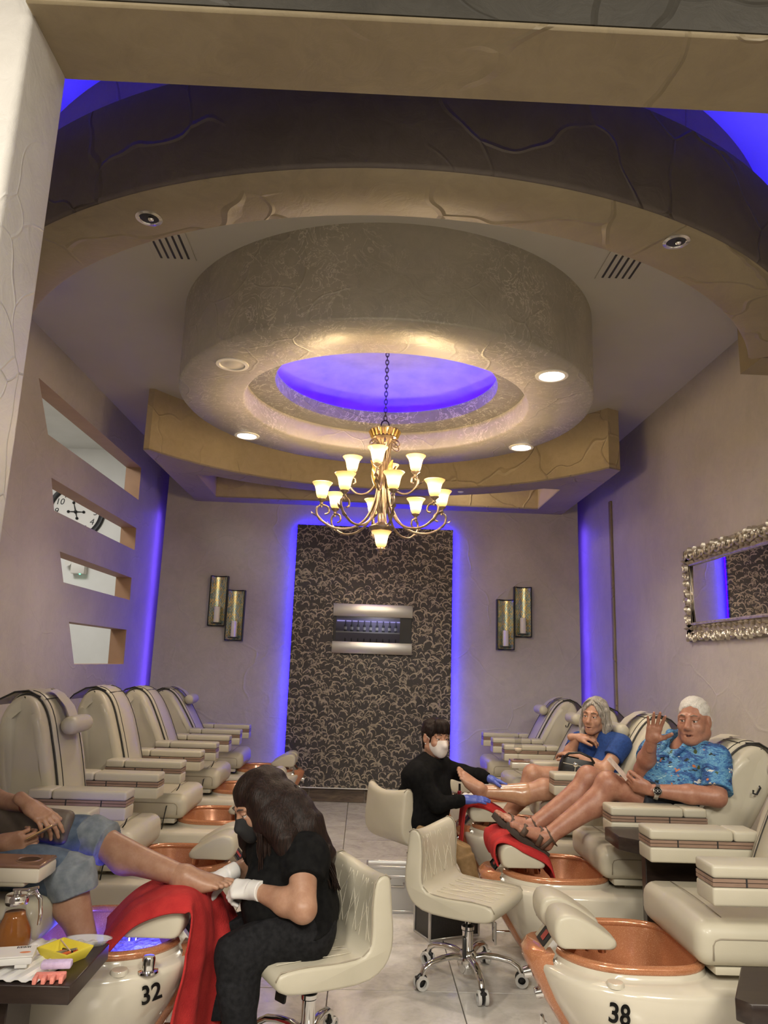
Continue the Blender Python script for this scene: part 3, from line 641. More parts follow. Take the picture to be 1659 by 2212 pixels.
b.loft([[(cx_ + (x - cx_) * k_, y, cz_ + (z - cz_) * k_) for x, z in pr] for y, k_ in ((-.083, .80), (-.081, .90), (-.074, .97), (-.060, 1.0), (0, 1.03), (.060, 1.0), (.074, .97), (.081, .90), (.083, .80))]); CUSH = b.mesh('footrest_cushion', M_CREAM, 60)
b = B(); b.cyl((-.80, 0, .458), (-.88, 0, .455), .014); b.tube([(-.86, 0, .455), (-.885, 0, .45), (-.895, 0, .43), (-.897, 0, .395)], [.016, .018, .018, .016], 12); b.cyl((-.83, .035, .455), (-.83, .035, .41), .008); FAUC = b.mesh('faucet', M_CHROME)
# seat and pedestal
b = B(); b.box((-1.40, 0, .515), (.50, .56, .15), .055, 5)
for v in b.bm.verts:
    if v.co.z > .55: v.co.z += .012 * (1 - (v.co.y / .28) ** 2)
SEAT = b.mesh('seat_cushion', M_CREAM, 60)
b = B()
for s in (-1, 1):
    b.tube([(-1.63, s * .2795, .540), (-1.23, s * .2795, .540), (-1.212, s * .2795, .534), (-1.204, s * .2795, .518), (-1.203, s * .2795, .470)], .0026, 5)
b.tube([(-1.262, y_, .5906 + .012 * (1 - (y_ / .28) ** 2)) for y_ in (-.225, -.15, -.08, 0, .08, .15, .225)], .0018, 5)
SPIPE = b.mesh('seat_piping', mat('seam_tan', (.30, .26, .20), .6), 180)
b = B(); b.box((-1.43, 0, .427), (.42, .50, .028), .006, 2); SPLATE = b.mesh('seat_plate', M_CREAM)
b = B(); b.box((-1.60, 0, .40), (.60, .36, .05)); b.box((-1.62, 0, .33), (.62, .40, .12), .01, 2); PED = b.mesh('pedestal', M_CREAM)
b = B()
for s in (-1, 1):
    for x in (-1.42, -1.55): b.box((x, s * .2005, .34), (.006, .003, .12))
GAP = b.mesh('pedestal_seams', M_PIPE, 0)
# armrest: body, trim band, split lid
b = B(); b.box((-1.42, 0, .697), (.48, .138, .062), .010, 3); ABODY = b.mesh('armrest_body', M_CREAM)
b = B(); b.box((-1.42, 0, .736), (.477, .134, .012)); b.box((-1.42, 0, .750), (.477, .134, .011)); ATRIM = b.mesh('armrest_trim', M_TRIMWOOD)
b = B(); b.box((-1.42, 0, .743), (.470, .127, .030)); b.box((-1.30, 0, .743), (.006, .1365, .026)); b.box((-1.47, 0, .743), (.006, .1365, .026)); AGAP = b.mesh('armrest_joint', M_PIPE, 0)
b = B(); b.box((-1.36, 0, .778), (.36, .142, .044), .012, 3); APAD1 = b.mesh('armrest_lid', M_CREAM)
b = B(); b.box((-1.60, 0, .778), (.115, .142, .044), .012, 3); APAD2 = b.mesh('armrest_pad', M_CREAM)
ARMB = B().box((-1.60, 0, .60), (.09, .05, .16)).mesh('armrest_bracket', M_PIPE)
# backrest in hinge space: x = forward, z = up the back
PR = [(0, -.02), (.012, .15), (.0, .40), (-.02, .56), (-.055, .645), (-.11, .69), (-.17, .685), (-.22, .63), (-.245, .52), (-.25, .2), (-.22, -.02)]
PRD = smooth_pts(dense(PR, 3), 3)
b = B(); hwb = lambda z: .225 + .035 * min(1, max(0, (z - .05) / .25)) - .05 * max(0, (z - .52) / .17) ** 2
rr = []
for y, ins in [(-1, .045), (-.985, .02), (-.93, .004), (-.85, 0), (.85, 0), (.93, .004), (.985, .02), (1, .045)]:
    cx_, cz_ = -.12, .33
    rr.append([(x - ins * (1 if x > cx_ else -1) * .9, y * hwb(z), z - (ins if z > .6 else 0)) for x, z in PRD])
b.loft(rr); BACK = b.mesh('backrest_shell', M_CREAM, 60)
b = B(); ps = [p for p in PRD if True][1:]; front = [(x, z) for x, z in PRD if (x > -.19 and z > .0) or (z > .6)]
def off(pts, d):
    o = []
    for i, p in enumerate(pts):
        a = pts[max(i - 1, 0)]; c = pts[min(i + 1, len(pts) - 1)]; tx, tz = c[0] - a[0], c[1] - a[1]; L = math.hypot(tx, tz) or 1
        o.append((p[0] + tz / L * d, p[1] - tx / L * d))
    return o
w_ = lambda z: .175 - .03 * max(0, (z - .45) / .24)
fo, fi, fe = off(front, .022), off(front, -.004), off(front, .008)
b.loft([[(x, s * w_(z), z) for x, z in pts] for s, pts in ((-1, fi), (-1, fe), (-.93, off(front, .020)), (-.4, fo), (0, off(front, .026)), (.4, fo), (.93, off(front, .020)), (1, fe), (1, fi))], False)
COVER = b.mesh('back_cover', M_CREAM, 70)
b = B()
for s in (-1, 1):
    b.tube([(x, s * (w_(z) + .004), z) for x, z in off(front, .007)], .0055, 6)
    b.tube([(x, s * (w_(z) - .03), z) for x, z in off(front, .0225)], .0022, 5)
b.tube([(x + .001, y, z) for (x, z), y in zip([off(front, .024)[11]] * 7, [-.145, -.1, -.05, 0, .05, .1, .145])], .0022, 5)
CPIPE = b.mesh('cover_piping', M_PIPE, 180)
# loose flap that hangs over the top rear
b = B(); tp = [(-.06, .672), (-.12, .712), (-.19, .716), (-.27, .690), (-.30, .668)]
b.loft([[(x, y, z + .004 * math.cos(y * 30)) for x, z in tp] for y in (-.15, -.075, 0, .075, .15)], False); b.loft([[(x, y, z - .010) for x, z in tp] for y in (-.15, 0, .15)], False)
FLAP = b.mesh('cover_flap', M_CREAM, 180)
b = B(); b.tube([(tp_[0], s * .152, tp_[1] - .004) for s in (-1,) for tp_ in tp], .004, 5); b.tube([(tp_[0], .152, tp_[1] - .004) for tp_ in tp], .004, 5); FPIPE = b.mesh('flap_piping', M_PIPE, 180)
b = B(); pts = [(.062, y, .50) for y in (-.135, -.128, -.11, -.07, 0, .07, .11, .128, .135)]; b.tube(pts, [.012, .036, .045, .047, .048, .047, .045, .036, .012], 18); PILLOW = b.mesh('neck_pillow', M_CREAM, 180)
b = B(); b.loft([[(.05, y, .53), (.03, y, .60), (-.02, y, .672), (-.06, y, .70)] for y in (-.06, .06)], False); STRAP = b.mesh('pillow_strap', M_CREAM, 180)
HOOK = B().tube([(-.17, .262, .50), (-.17, .275, .495), (-.17, .276, .455), (-.155, .272, .45), (-.15, .268, .465)], .005, 6).mesh('hook', M_BLACK, 180)
CORD = B().tube([(-1.24, .17, .668), (-1.22, .16, .655), (-1.235, .15, .612), (-1.25, .15, .59), (-1.27, .285, .52), (-1.28, .295, .44), (-1.285, .30, .38)], .0035, 5).mesh('charger_cord', M_BLACK, 180)
def number(txt, parent, side, X0=-.84, z0=.312):
    me = text_mesh(txt, .128, .0, 0, .003); bm = bmesh.new(); bm.from_mesh(me); bmesh.ops.solidify(bm, geom=list(bm.faces), thickness=.0)
    xs = [v.co.x for v in bm.verts]; 
    for v in bm.verts:
        tx, tz = v.co.x * (.42 if side < 0 else .52), v.co.y * .74
        X = X0 + tx * side * -1 if side < 0 else X0 - tx
        if side < 0: X = X0 + tx
        z = z0 + tz
        for (za, pa, sa), (zb, pb, sb_) in zip(LEV, LEV[1:]):
            if za <= z <= zb:
                f = (z - za) / (zb - za); pu = pa + (pb - pa) * f; s = sa + (sb_ - sa) * f
        Xs = X
        for _ in range(6): Xs = X + pu * pull(Xs)
        v.co = Vector((X, side * (hwat(Xs) * s + .004), z))
    bm.to_mesh(me); bm.free(); fin(me, M_NUM, 0)
    o = link(me, 'number', parent); o['label'] = 'black number ' + txt + ' on the cream tub side'; return o
def bold_number(txt, parent, side):
    for dx in (-.004, 0, .004): pass
    return number(txt, parent, side)
def make_chair(side, yc, recl, num, label, pillow=True, open_arm=None, cord=False, flap=True, x0=.06):
    t = thing('pedicure_chair', label, 'pedicure chair', (x0, yc, 0), 0 if side < 0 else PI, 'pedicure spa chairs')
    sh = link(SHELL, 'tub_shell', t); link(LINER, 'copper_basin', t); link(BAND, 'copper_front', t); link(KNOB, 'chrome_knob', t); link(KNOB, 'chrome_knob', t, loc=(-.043, 0, -.07)); link(HANDLE, 'drain_handle', t)
    for s in (-1, 1): link(CAP, 'access_cap', t, loc=(-.85, s * .290, .386))
    br = link(BRK, 'footrest_bracket', t); link(LABEL, 'black_label', br); link(EMBLEM, 'red_emblem', br); link(FAUC, 'faucet', t)
    for s in (-1, 1): link(CUSH, 'footrest_cushion', t, loc=(0, s * .108, 0))
    se = link(SEAT, 'seat_cushion', t); link(SPIPE, 'seat_piping', se); link(SPLATE, 'seat_plate', t); link(PED, 'pedestal', t); link(GAP, 'pedestal_seams', t)
    for s in (-1, 1):
        a = link(ABODY, 'armrest_body', t, loc=(0, s * .285, 0)); link(ARMB, 'armrest_bracket', t, loc=(0, s * .285, 0))
        link(APAD2, 'armrest_pad', t, loc=(0, s * .285, 0))
        if open_arm == s:
            tr = link(TRAYB, 'armrest_tray', t, loc=(0, s * .285, 0)); link(TRAYW, 'tray_insert', tr); link(TRAYC, 'cup_hole_shade', tr)
        else:
            link(APAD1, 'armrest_lid', t, loc=(0, s * .285, 0)); link(ATRIM, 'armrest_trim', t, loc=(0, s * .285, 0)); link(AGAP, 'armrest_joint', t, loc=(0, s * .285, 0))
    bk = link(BACK, 'backrest_shell', t, loc=(-1.56, 0, .575), rot=(0, -R(recl), 0))
    cv = link(COVER, 'back_cover', bk); link(CPIPE, 'cover_piping', bk)
    if flap: link(FLAP, 'cover_flap', bk); link(FPIPE, 'flap_piping', bk)
    if pillow: link(PILLOW, 'neck_pillow', bk); link(STRAP, 'pillow_strap', bk)
    link(HOOK, 'hook', bk)
    if cord: c = link(CORD, 'charger_cord', t); c.scale = (1, side, 1)
    if num: number(num, t, side, -.745 if side < 0 else -.85)
    return t
b = B(); b.box((-1.30, 0, .705), (.34, .15, .05), .012, 2)
TRAYB = b.mesh('armrest_tray', M_SHELL)
b = B(); b.box((-1.30, 0, .733), (.335, .146, .012), .004, 1); b.lathe([(.036, .7395), (.040, .742), (.044, .7395)], (-1.20, .0, 0), 24); TRAYC = B().lathe([(0, .7397), (.037, .7397)], (-1.20, 0, 0), 24).mesh('cup_hole_shade', mat('hole_shade_brown', (.05, .028, .018), .3), 0); TRAYW = b.mesh('tray_insert', M_TRAY)  # flat dark disc; the cup hole's shade is put into its colour
YS = [3.08, 4.15, 5.25, 6.36, 7.5]
L5 = [make_chair(-1, YS[0], 22, '32', 'cream pedicure chair whose tub 32 holds blue glowing water', True, -1, False),
      make_chair(-1, YS[1], 10, None, 'empty cream pedicure chair with neck pillow, behind the seated customer in jeans', True, None, True),
      make_chair(-1, YS[2], 13, None, 'empty cream pedicure chair without pillow, third along the left wall', False, None, True),
      make_chair(-1, YS[3], 20, None, 'empty cream pedicure chair without pillow, fourth along the left wall', False, None, True),
      make_chair(-1, YS[4], 27, None, 'empty cream pedicure chair at the far end of the left row', True)]
R5 = [make_chair(1, YS[0], 22, '38', 'cream pedicure chair with the empty tub numbered 38 at lower right', True),
      make_chair(1, YS[1], 33, '39', 'cream pedicure chair in which the man in the tropical shirt sits', True),
      make_chair(1, YS[2], 25, '40', 'cream pedicure chair in which the grey-haired woman sits', True),
      make_chair(1, YS[3], 26, None, 'empty cream pedicure chair behind the grey-haired woman, drink on its tray', True, 1),
      make_chair(1, YS[4], 25, None, 'empty cream pedicure chair at the far end of the right row', True)]
# ================================================================ STOOLS
def sprof(y):
    k = (y / .195) ** 2
    pr = [(.215, -.062), (.222, -.03), (.205, -.004), (.10, .002), (-.02, -.004), (-.115, .002), (-.15, .03), (-.165, .10), (-.180, .20), (-.195, .285), (-.212, .315), (-.240, .322), (-.262, .30), (-.262, .20), (-.252, .08), (-.238, .00), (-.20, -.055), (-.13, -.085), (.02, -.088), (.17, -.082)]
    out = []
    for x, z in pr:
        h = min(1, max(0, (z - .04) / .2)); xx = x + .035 * k * h; zz = z
        if z > .25: zz -= .02 * max(0, 1 - k) ** 1.5 * (z - .25) / .07 - .012 * k
        if x > .1: xx -= .012 * k
        if zz > .03: zz = .03 + (zz - .03) * .80
        out.append((xx, y, zz))
    return out
def stool_shell():
    b = B(); rings = []
    for y, ins in [(-.205, .014), (-.203, .007), (-.197, .002), (-.185, 0), (-.12, 0), (-.06, 0), (0, 0), (.06, 0), (.12, 0), (.185, 0), (.197, .002), (.203, .007), (.205, .014)]:
        r = sprof(y); r = [tuple(.75 * a_ + .25 * b_ if t_ == 0 else .25 * a_ + .75 * b_ for a_, b_ in zip(r[i_], r[(i_ + 1) % len(r)])) for i_ in range(len(r)) for t_ in (0, 1)]; n = len(r); o = []
        for i, p in enumerate(r):
            a, c = r[i - 1], r[(i + 1) % n]; tx, tz = c[0] - a[0], c[2] - a[2]; L = math.hypot(tx, tz)
            o.append((p[0] - tz / L * ins, y, p[2] + tx / L * ins))
        rings.append(o)
    b.loft(rings)
    # make sure the inset went inwards
    return b.mesh('seat_shell', M_CREAM, 50)
STS = stool_shell()
M_SEAM = mat('seam_cream', (.68, .63, .52), .5)
b = B()
def bx(z): return -.148 - .05 * (z - .03) / .27
def seam(p, q, n=14):
    pts = []
    for i in range(n + 1):
        y = p[0] + (q[0] - p[0]) * i / n; z = p[1] + (q[1] - p[1]) * i / n; k = (y / .195) ** 2; h = min(1, max(0, (z - .04) / .2))
        pts.append((bx(z) + .035 * k * h - .001, y, .03 + (z - .03) * .80))
    b.tube(pts, .0010, 4)
for y in (-.15, -.09, -.03, .03, .09, .15): seam((y, .04), (y * .9, .285))
for y in (-.18, -.06, .06): seam((y, .05), (y + .12, .28)); seam((-y, .05), (-y - .12, .28))
for y in (-.14, -.07, 0, .07, .14): b.tube([(x, y * (1 + .1 * x), .0035 - .02 * (x - .03) ** 2) for x in (-.11, -.05, .0, .06, .12, .19)], .0010, 4)
for y in (-.10, 0): 
    for s in (-1, 1): b.tube([(x, s * (y + .10 * (x + .1) / .28), .0035 - .02 * (x - .03) ** 2) for x in (-.10, -.03, .04, .11, .18)], .0010, 4)
STSEAM = b.mesh('stitching', M_SEAM, 180)
b = B(); 
for s in (-1, 1): b.tube([Vector(p) + Vector((0, -s * .004, 0)) for p in [sprof(s * .199)[i] for i in (1, 2, 3, 4, 5, 6, 7, 8, 9, 10, 11, 12)]], .003, 5)
STPIPE = b.mesh('seat_piping', MATS['seam_tan'], 180)
STCOL = B().cyl((0, 0, .235), (0, 0, .32), .014, n=16).mesh('gas_rod', M_CHROME)
STCYL = B().lathe([(.024, .05), (.026, .07), (.026, .225), (.031, .226), (.031, .24), (.0, .24)], n=20).mesh('gas_cylinder', M_CHROME)
STCOLL = B().lathe([(.029, .222), (.029, .242), (.016, .25)], n=18).lathe([(.06, .318), (.05, .30), (.02, .295)], n=18).mesh('black_collar', M_BLACK)
b = B(); b.lathe([(.0, .035), (.035, .04), (.05, .08), (.045, .12), (.03, .135)], n=24); STHUB = b.mesh('base_hub', M_CHROME)
b = B(); pts = [(.03, 0, .105), (.08, 0, .118), (.14, 0, .116), (.20, 0, .105), (.236, 0, .085), (.246, 0, .06)]; rg = []
for i, p in enumerate(pts):
    t = (Vector(pts[min(i + 1, 5)]) - Vector(pts[max(i - 1, 0)])).normalized(); u = Vector((-t.z, 0, t.x)); w = [.022, .020, .018, .017, .016, .014][i]; hh = [.016, .014, .013, .013, .013, .012][i]
    rg.append([Vector(p) + u * hh * math.sin(a) + Vector((0, w * math.cos(a), 0)) for a in [2 * PI * k / 12 for k in range(12)]])
b.loft(rg); STARM = b.mesh('base_arm', M_CHROME, 70)
b = B(); b.ball((.25, 0, .038), (.030, .012, .034), 14, 10); b.cyl((.246, 0, .045), (.246, 0, .068), .013); b.box((.252, 0, .052), (.05, .03, .012), .004, 2); CASTB = b.mesh('caster', M_BLACK)
b = B()
for s in (-1, 1):
    b.at((.252, s * .016, .031), (PI / 2, 0, 0)); b.lathe([(.018, -.007), (.030, -.007), (.031, 0), (.030, .007), (.018, .007)], n=24)
b.at(); CASTW = b.mesh('caster_tyre', mat('grey_rubber', (.55, .54, .52), .5))
b = B(); b.tube([(0, .04, .31), (.02, .13, .30), (.03, .155, .24)], .005, 8); b.box((.035, .16, .20), (.016, .05, .085), .006, 2, (.12, 0, 0)); LEVER = b.mesh('height_lever', M_BLACK)
def make_stool(x, y, a, label, base=0, zs=.405):
    t = thing('rolling_stool', label, 'stool', (x, y, 0), R(a), 'cream rolling stools')
    s = link(STS, 'seat_shell', t, loc=(0, 0, zs)); link(STSEAM, 'stitching', s); link(STPIPE, 'seat_piping', s)
    link(STCOL, 'gas_rod', t); link(STCYL, 'gas_cylinder', t); link(STCOLL, 'black_collar', t); link(STHUB, 'base_hub', t); l = link(LEVER, 'height_lever', t, rot=(0, 0, R(-150)))
    for k in range(5):
        a_ = link(STARM, 'base_arm', t, rot=(0, 0, R(72 * k + base))); c = link(CASTB, 'caster', a_); link(CASTW, 'caster_tyre', c)
    return t
make_stool(.545, 3.82, -31, 'empty cream rolling stool with diamond stitching in the middle of the aisle', 20)
make_stool(-.155, 3.05, 206, 'cream rolling stool under the long-haired technician in the foreground', 10)
make_stool(.36, 5.17, 35, 'cream rolling stool under the technician in the white mask', 30)
# ================================================================ CASES
M_ALU = mat('aluminium', (.62, .62, .62), .32, .9); M_ALUP = mat('silver_panel', (.50, .50, .49), .4, .6)
t = thing('aluminium_case', 'silver aluminium tool case standing on the floor behind the stools', 'case', (.245, 4.82, 0))
B().box((.245, 4.82, .125), (.345, .13, .25), .003, 1).obj('case_body', M_ALUP, t, world=True)
b = B()
for sx in (-1, 1):
    for sy in (-1, 1): b.box((.245 + sx * .172, 4.82 + sy * .064, .126), (.014, .012, .25), .003, 1)
for z in (.008, .20, .252):
    for sy in (-1, 1): b.box((.245, 4.82 + sy * .065, z), (.35, .010, .016), .003, 1)
    for sx in (-1, 1): b.box((.245 + sx * .173, 4.82, z), (.010, .13, .016), .003, 1)
b.obj('edge_trim', M_ALU, t, world=True); B().tube([(.20, 4.75, .17), (.20, 4.735, .155), (.29, 4.735, .155), (.29, 4.75, .17)], .006, 8).obj('handle', M_CHROME, t, world=True)
ca = math.atan2(.12, .28)
t = thing('train_case', 'black diamond-textured case with aluminium edges on the floor under the middle stool', 'case', (.515, 4.445, 0), ca)
def diam(nt, b_):
    tc = nd(nt, 'TexCoord'); mp = nd(nt, 'Mapping'); mp.inputs['Rotation'].default_value = (PI / 4, PI / 4, PI / 4); lk(nt, tc.outputs['Object'], mp.inputs[0])
    c = nd(nt, 'TexChecker', i_Scale=70); lk(nt, mp.outputs[0], c.inputs[0]); bump(nt, b_, c.outputs[1], .8, .004)
W_, D_, H_ = .305, .175, .24
B().box((0, 0, H_ / 2), (W_, D_, H_), .002, 1).obj('case_body', mat('black_diamond_plate', (.02, .02, .021), .3, build=diam), t)
b = B()
for sx in (-1, 1):
    for sy in (-1, 1): b.box((sx * W_ / 2, sy * D_ / 2, H_ / 2), (.014, .014, H_), .003, 1)
for z in (.006, H_ - .05, H_):
    for sy in (-1, 1): b.box((0, sy * D_ / 2, z), (W_, .010, .012), .002, 1)
    for sx in (-1, 1): b.box((sx * W_ / 2, 0, z), (.010, D_, .012), .002, 1)
b.obj('edge_trim', M_ALU, t); B().tube([(-.05, 0, H_), (-.05, 0, H_ + .025), (.05, 0, H_ + .025), (.05, 0, H_)], .006, 8).obj('handle', M_BLACK, t)
# ================================================================ DARK SIDE TABLES
def side_table(poly, z, th, leg, label):
    cx_ = sum(p[0] for p in poly) / len(poly); cy_ = sum(p[1] for p in poly) / len(poly)
    t = thing('side_table', label, 'side table', (cx_, cy_, 0), 0, 'dark side tables')
    b = B(); b.ext(poly, z - th, z); bmesh.ops.bevel(b.bm, geom=list(b.bm.edges), offset=.003, segments=1, affect='EDGES'); b.obj('table_top', M_ESPRESSO, t, world=True)
    x0, x1, y0, y1 = leg; B().box(((x0 + x1) / 2, (y0 + y1) / 2, (z - th) / 2), (x1 - x0, y1 - y0, z - th), .003, 1).obj('table_leg', M_ESPRESSO, t, world=True)
side_table([(1.20, 3.575), (1.20, 3.775), (1.26, 3.79), (1.80, 3.79), (1.80, 3.45), (1.31, 3.45)], .71, .06, (1.30, 1.80, 3.52, 3.57), 'dark espresso side table between the man and the empty chair 38')
side_table([(-.80, 2.35), (-.80, 2.68), (-1.45, 2.68), (-1.45, 2.35)], .52, .05, (-1.40, -1.0, 2.42, 2.60), 'dark espresso side table at lower left, crowded with pedicure supplies')
side_table([(1.13, 2.38), (1.27, 2.62), (1.9, 2.62), (1.9, 2.34), (1.16, 2.34)], .52, .06, (1.40, 1.85, 2.42, 2.58), 'dark espresso side table cut off at the lower right corner')
# ================================================================ SUPPLIES ON THE NEAR LEFT TABLE
TZ = .5205
M_GLASS = mat('clear_glass', (.06, .06, .06), .03, alpha=.10, spec=1, coat=.4)
t = thing('syrup_jug', 'glass syrup jug of amber oil with chrome lid on the lower left table', 'jug', (-1.085, 2.60, TZ))
B().lathe([(0, .003), (.052, .003), (.060, .02), (.056, .06), (.036, .105), (.030, .13), (.033, .145), (.031, .146), (.027, .13), (.033, .105), (.053, .06), (.057, .02), (.05, .007), (0, .007)], n=32).obj('glass_body', M_GLASS, t, 180)
B().lathe([(0, .008), (.049, .008), (.055, .02), (.0515, .06), (.033, .100), (.030, .112), (0, .112)], n=32).obj('amber_oil', mat('amber_oil', (.36, .12, .015), .06, coat=.6, alpha=.93), t, 180)
b = B(); b.lathe([(.034, .136), (.037, .142), (.037, .158), (.033, .164), (.0, .166)], n=28); b.lathe([(.012, .166), (.010, .176), (0, .178)], n=16); b.tube([(-.015, 0, .176), (.03, 0, .178), (.065, 0, .186)], .0045, 8); b.obj('chrome_lid', M_CHROME, t)
B().tube([(.034, 0, .165), (.058, 0, .172), (.075, 0, .15), (.080, 0, .11), (.078, 0, .075)], [.008, .008, .007, .006, .005], 8).obj('handle', M_CHROME, t, 180)
t = thing('ribbed_tray', 'white ribbed plastic tray sheet lying on the lower left table', 'tray', (-1.03, 2.50, TZ))
b = B(); g = []
for i in range(31):
    u = i / 30; g.append([(-1.22 + .32 * u + .07 * v_, 2.36 + .30 * v_, TZ + .004 + .006 * (1 if (i % 4) < 2 else 0) + .03 * max(0, v_ - .8)) for v_ in [j / 8 for j in range(9)]])
b.loft(g, False); o = b.obj('tray_sheet', mat('white_plastic', (.74, .73, .71), .3), t, 30, world=True); md = o.modifiers.new('s', 'SOLIDIFY'); md.thickness = .0025
t = thing('supply_box', 'small white moulded pack with printed lid on the ribbed tray', 'box', (-1.03, 2.45, TZ + .014), R(14))
b = B(); b.box((0, 0, .020), (.15, .085, .022), .006, 2); b.box((.045, 0, .006), (.035, .08, .012), .003, 2); b.box((-.045, 0, .006), (.035, .08, .012), .003, 2); b.obj('moulded_base', MATS['white_plastic'], t)
B().box((0, 0, .0325), (.152, .088, .004), .001, 1).obj('printed_lid', mat('card_white', (.78, .76, .72), .5), t)
b = B()
for k in range(8): b.box((.022 + .005 * k, .03, .0349), (.0022 if k % 2 else .0034, .014, .0004))
b.obj('barcode', M_NUM, t, 0)
B().ball((.05, -.012, .0348), (.016, .007, .0006), 12, 6).obj('orange_print', mat('orange_print', (.75, .25, .10), .5), t)
t = thing('tool_basket', 'yellow plastic basket of nail tools on the lower left table', 'basket', (-.895, 2.545, TZ), R(-28))
b = B(); w0, d0_, w1, d1_, hh = .048, .034, .060, .045, .034
def rr(w, d, z): return [(w, d, z), (-w, d, z), (-w, -d, z), (w, -d, z)]
b.loft([rr(w0, d0_, .003), rr(w1, d1_, hh), rr(w1 + .006, d1_ + .006, hh), rr(w1 + .006, d1_ + .006, hh - .004), rr(w0 + .003, d0_ + .003, 0)], True, True, True); b.obj('basket_shell', mat('yellow_plastic', (.72, .60, .06), .4), t)
for k, (p, q, r_, m_) in enumerate([((-.03, -.01, .012), (.04, .010, .032), .004, M_STEEL), ((-.03, .02, .015), (.045, -.012, .03), .004, M_BLACK), ((-.02, .0, .012), (.03, .02, .022), .008, mat('orange_handle', (.70, .16, .05), .4)), ((-.05, .025, .036), (.055, -.03, .040), .0025, mat('wood_stick', (.62, .48, .32), .6)), ((.0, -.02, .012), (.04, -.015, .03), .006, MATS['orange_handle'])]):
    o = B().cyl(p, q, r_, r_ * .7, 10).obj('nail_tool', m_, t)
t = thing('clear_dish', 'oval clear plastic dish lid behind the yellow basket', 'dish', (-.86, 2.655, TZ))
o = B().lathe([(0, .003), (.045, .004), (.058, .020), (.066, .022), (.058, .0215), (.044, .006), (0, .005)], n=32).obj('dish', mat('clear_plastic', (.75, .78, .8), .08, alpha=.4, coat=.5), t, 180); o.scale = (1.15, .55, 1)
t = thing('pumice_bar', 'lilac pumice bar lying on the pink toe separators', 'pumice bar', (-.872, 2.425, TZ + .018), R(8)); B().box((0, 0, .010), (.085, .032, .020), .005, 2).obj('bar', mat('lilac_foam', (.58, .46, .66), .9, build=mottled((.52, .40, .60), (.64, .52, .72), 60, .5, .002, 300)), t)
t = thing('toe_separators', 'coral pink foam toe separators at the table edge', 'toe separators', (-.872, 2.378, TZ), R(8))
b = B(); b.box((0, .012, .009), (.085, .020, .018), .002, 1)
for k in range(4): b.box((-.036 + .024 * k, -.010, .009), (.012, .030, .018), .003, 2)
b.obj('foam', mat('coral_foam', (.72, .25, .20), .9, build=mottled((.66, .21, .17), (.78, .29, .23), 60, .4, .002, 300)), t)
# ================================================================ OTHER SMALL THINGS
t = thing('tulip_glass', 'stemmed tulip glass half full of a creamy drink on the chair tray', 'glass', (1.255, 6.075, .741))
B().lathe([(0, .002), (.034, .002), (.036, .005), (.008, .010), (.006, .035), (.012, .045), (.030, .065), (.034, .095), (.026, .135), (.030, .175), (.0285, .175), (.0245, .135), (.032, .095), (.028, .066), (.010, .048), (0, .046)], n=28).obj('glass_bowl', M_GLASS, t, 180)
B().lathe([(0, .047), (.010, .0485), (.0275, .0665), (.0312, .088), (0, .088)], n=28).obj('cream_drink', mat('cream_drink', (.80, .68, .50), .4), t, 180)
t = thing('nail_polish', 'red nail polish bottle with tall black cap behind the treated foot', 'nail polish', (.70, 5.37, .5725)); B().lathe([(0, 0), (.014, 0), (.016, .004), (.016, .026), (.008, .033), (0, .033)], n=18).obj('bottle', mat('red_lacquer', (.30, .01, .02), .1, coat=1), t); B().cyl((0, 0, .033), (0, 0, .078), .0085, .0075, 16).obj('cap', M_BLACK, t)
# towels draped over footrests: a grid swept over the cushion and down its front
def towel(name, label, side, yc, path, y0, y1, wave, seed, slant=None, x0=.06, thick=.009, s2=0):
    rnd = random.Random(seed); t = thing(name, label, 'towel', (x0, yc, 0), 0 if side < 0 else PI, 'red towels')
    P = [Vector((p[0], 0, p[1])) for p in path]; pts = []
    for i in range(len(P) - 1):
        a, b_, c, d = P[max(i - 1, 0)], P[i], P[i + 1], P[min(i + 2, len(P) - 1)]
        for k in range(7):
            s = k / 7; pts.append(.5 * ((2 * b_) + (c - a) * s + (2 * a - 5 * b_ + 4 * c - d) * s * s + (3 * b_ - a - 3 * c + d) * s ** 3))
    pts.append(P[-1]); n = len(pts); m = 26; g = []
    ph = [rnd.uniform(0, 6) for _ in range(4)]
    for i, p in enumerate(pts):
        u = i / (n - 1); t_ = (pts[min(i + 1, n - 1)] - pts[max(i - 1, 0)]).normalized(); nr = Vector((-t_.z, 0, t_.x)); nr = nr if nr.z > 0 or nr.x > 0 else -nr
        row = []
        for j in range(m + 1):
            v = j / m; hang = max(0, min(1, (u - .45) / .3)); y = y0 + (y1 - y0) * v
            y = (y - (y0 + y1) / 2) * (1 - .10 * hang) + (y0 + y1) / 2
            w = wave * (.25 + hang) * (math.sin(v * 15 + ph[0] + u * 2) + .6 * math.sin(v * 27 + ph[1] - u * 3)) + .25 * wave * math.sin(u * 23 + v * 7 + ph[2])
            q = p + nr * (w + .3 * wave)
            edge = max(0, abs(v - .5) - .34) / .16
            z = q.z - .045 * edge ** 1.5 * (1 - hang)
            if slant: q = q + Vector(slant) * (v - .5) * (1 - u)
            q.x += s2 * (v - .5) * hang
            row.append((q.x, y, z if z > .01 else .01))
        g.append(row)
    b = B(); b.loft(g, False); o = b.obj('terry_cloth', M_RED, t, 180); md = o.modifiers.new('s', 'SOLIDIFY'); md.thickness = thick; md.offset = 0
    return t
towel('red_towel', 'red terry towel draped over footrest of tub 32 and hanging to the floor', -1, YS[0], [(-.99, .43), (-.92, .515), (-.86, .558), (-.76, .596), (-.69, .600), (-.635, .578), (-.60, .50), (-.585, .38), (-.60, .24), (-.61, .06)], -.22, .17, .007, 3, (-.10, 0, 0), thick=.006, s2=.17)
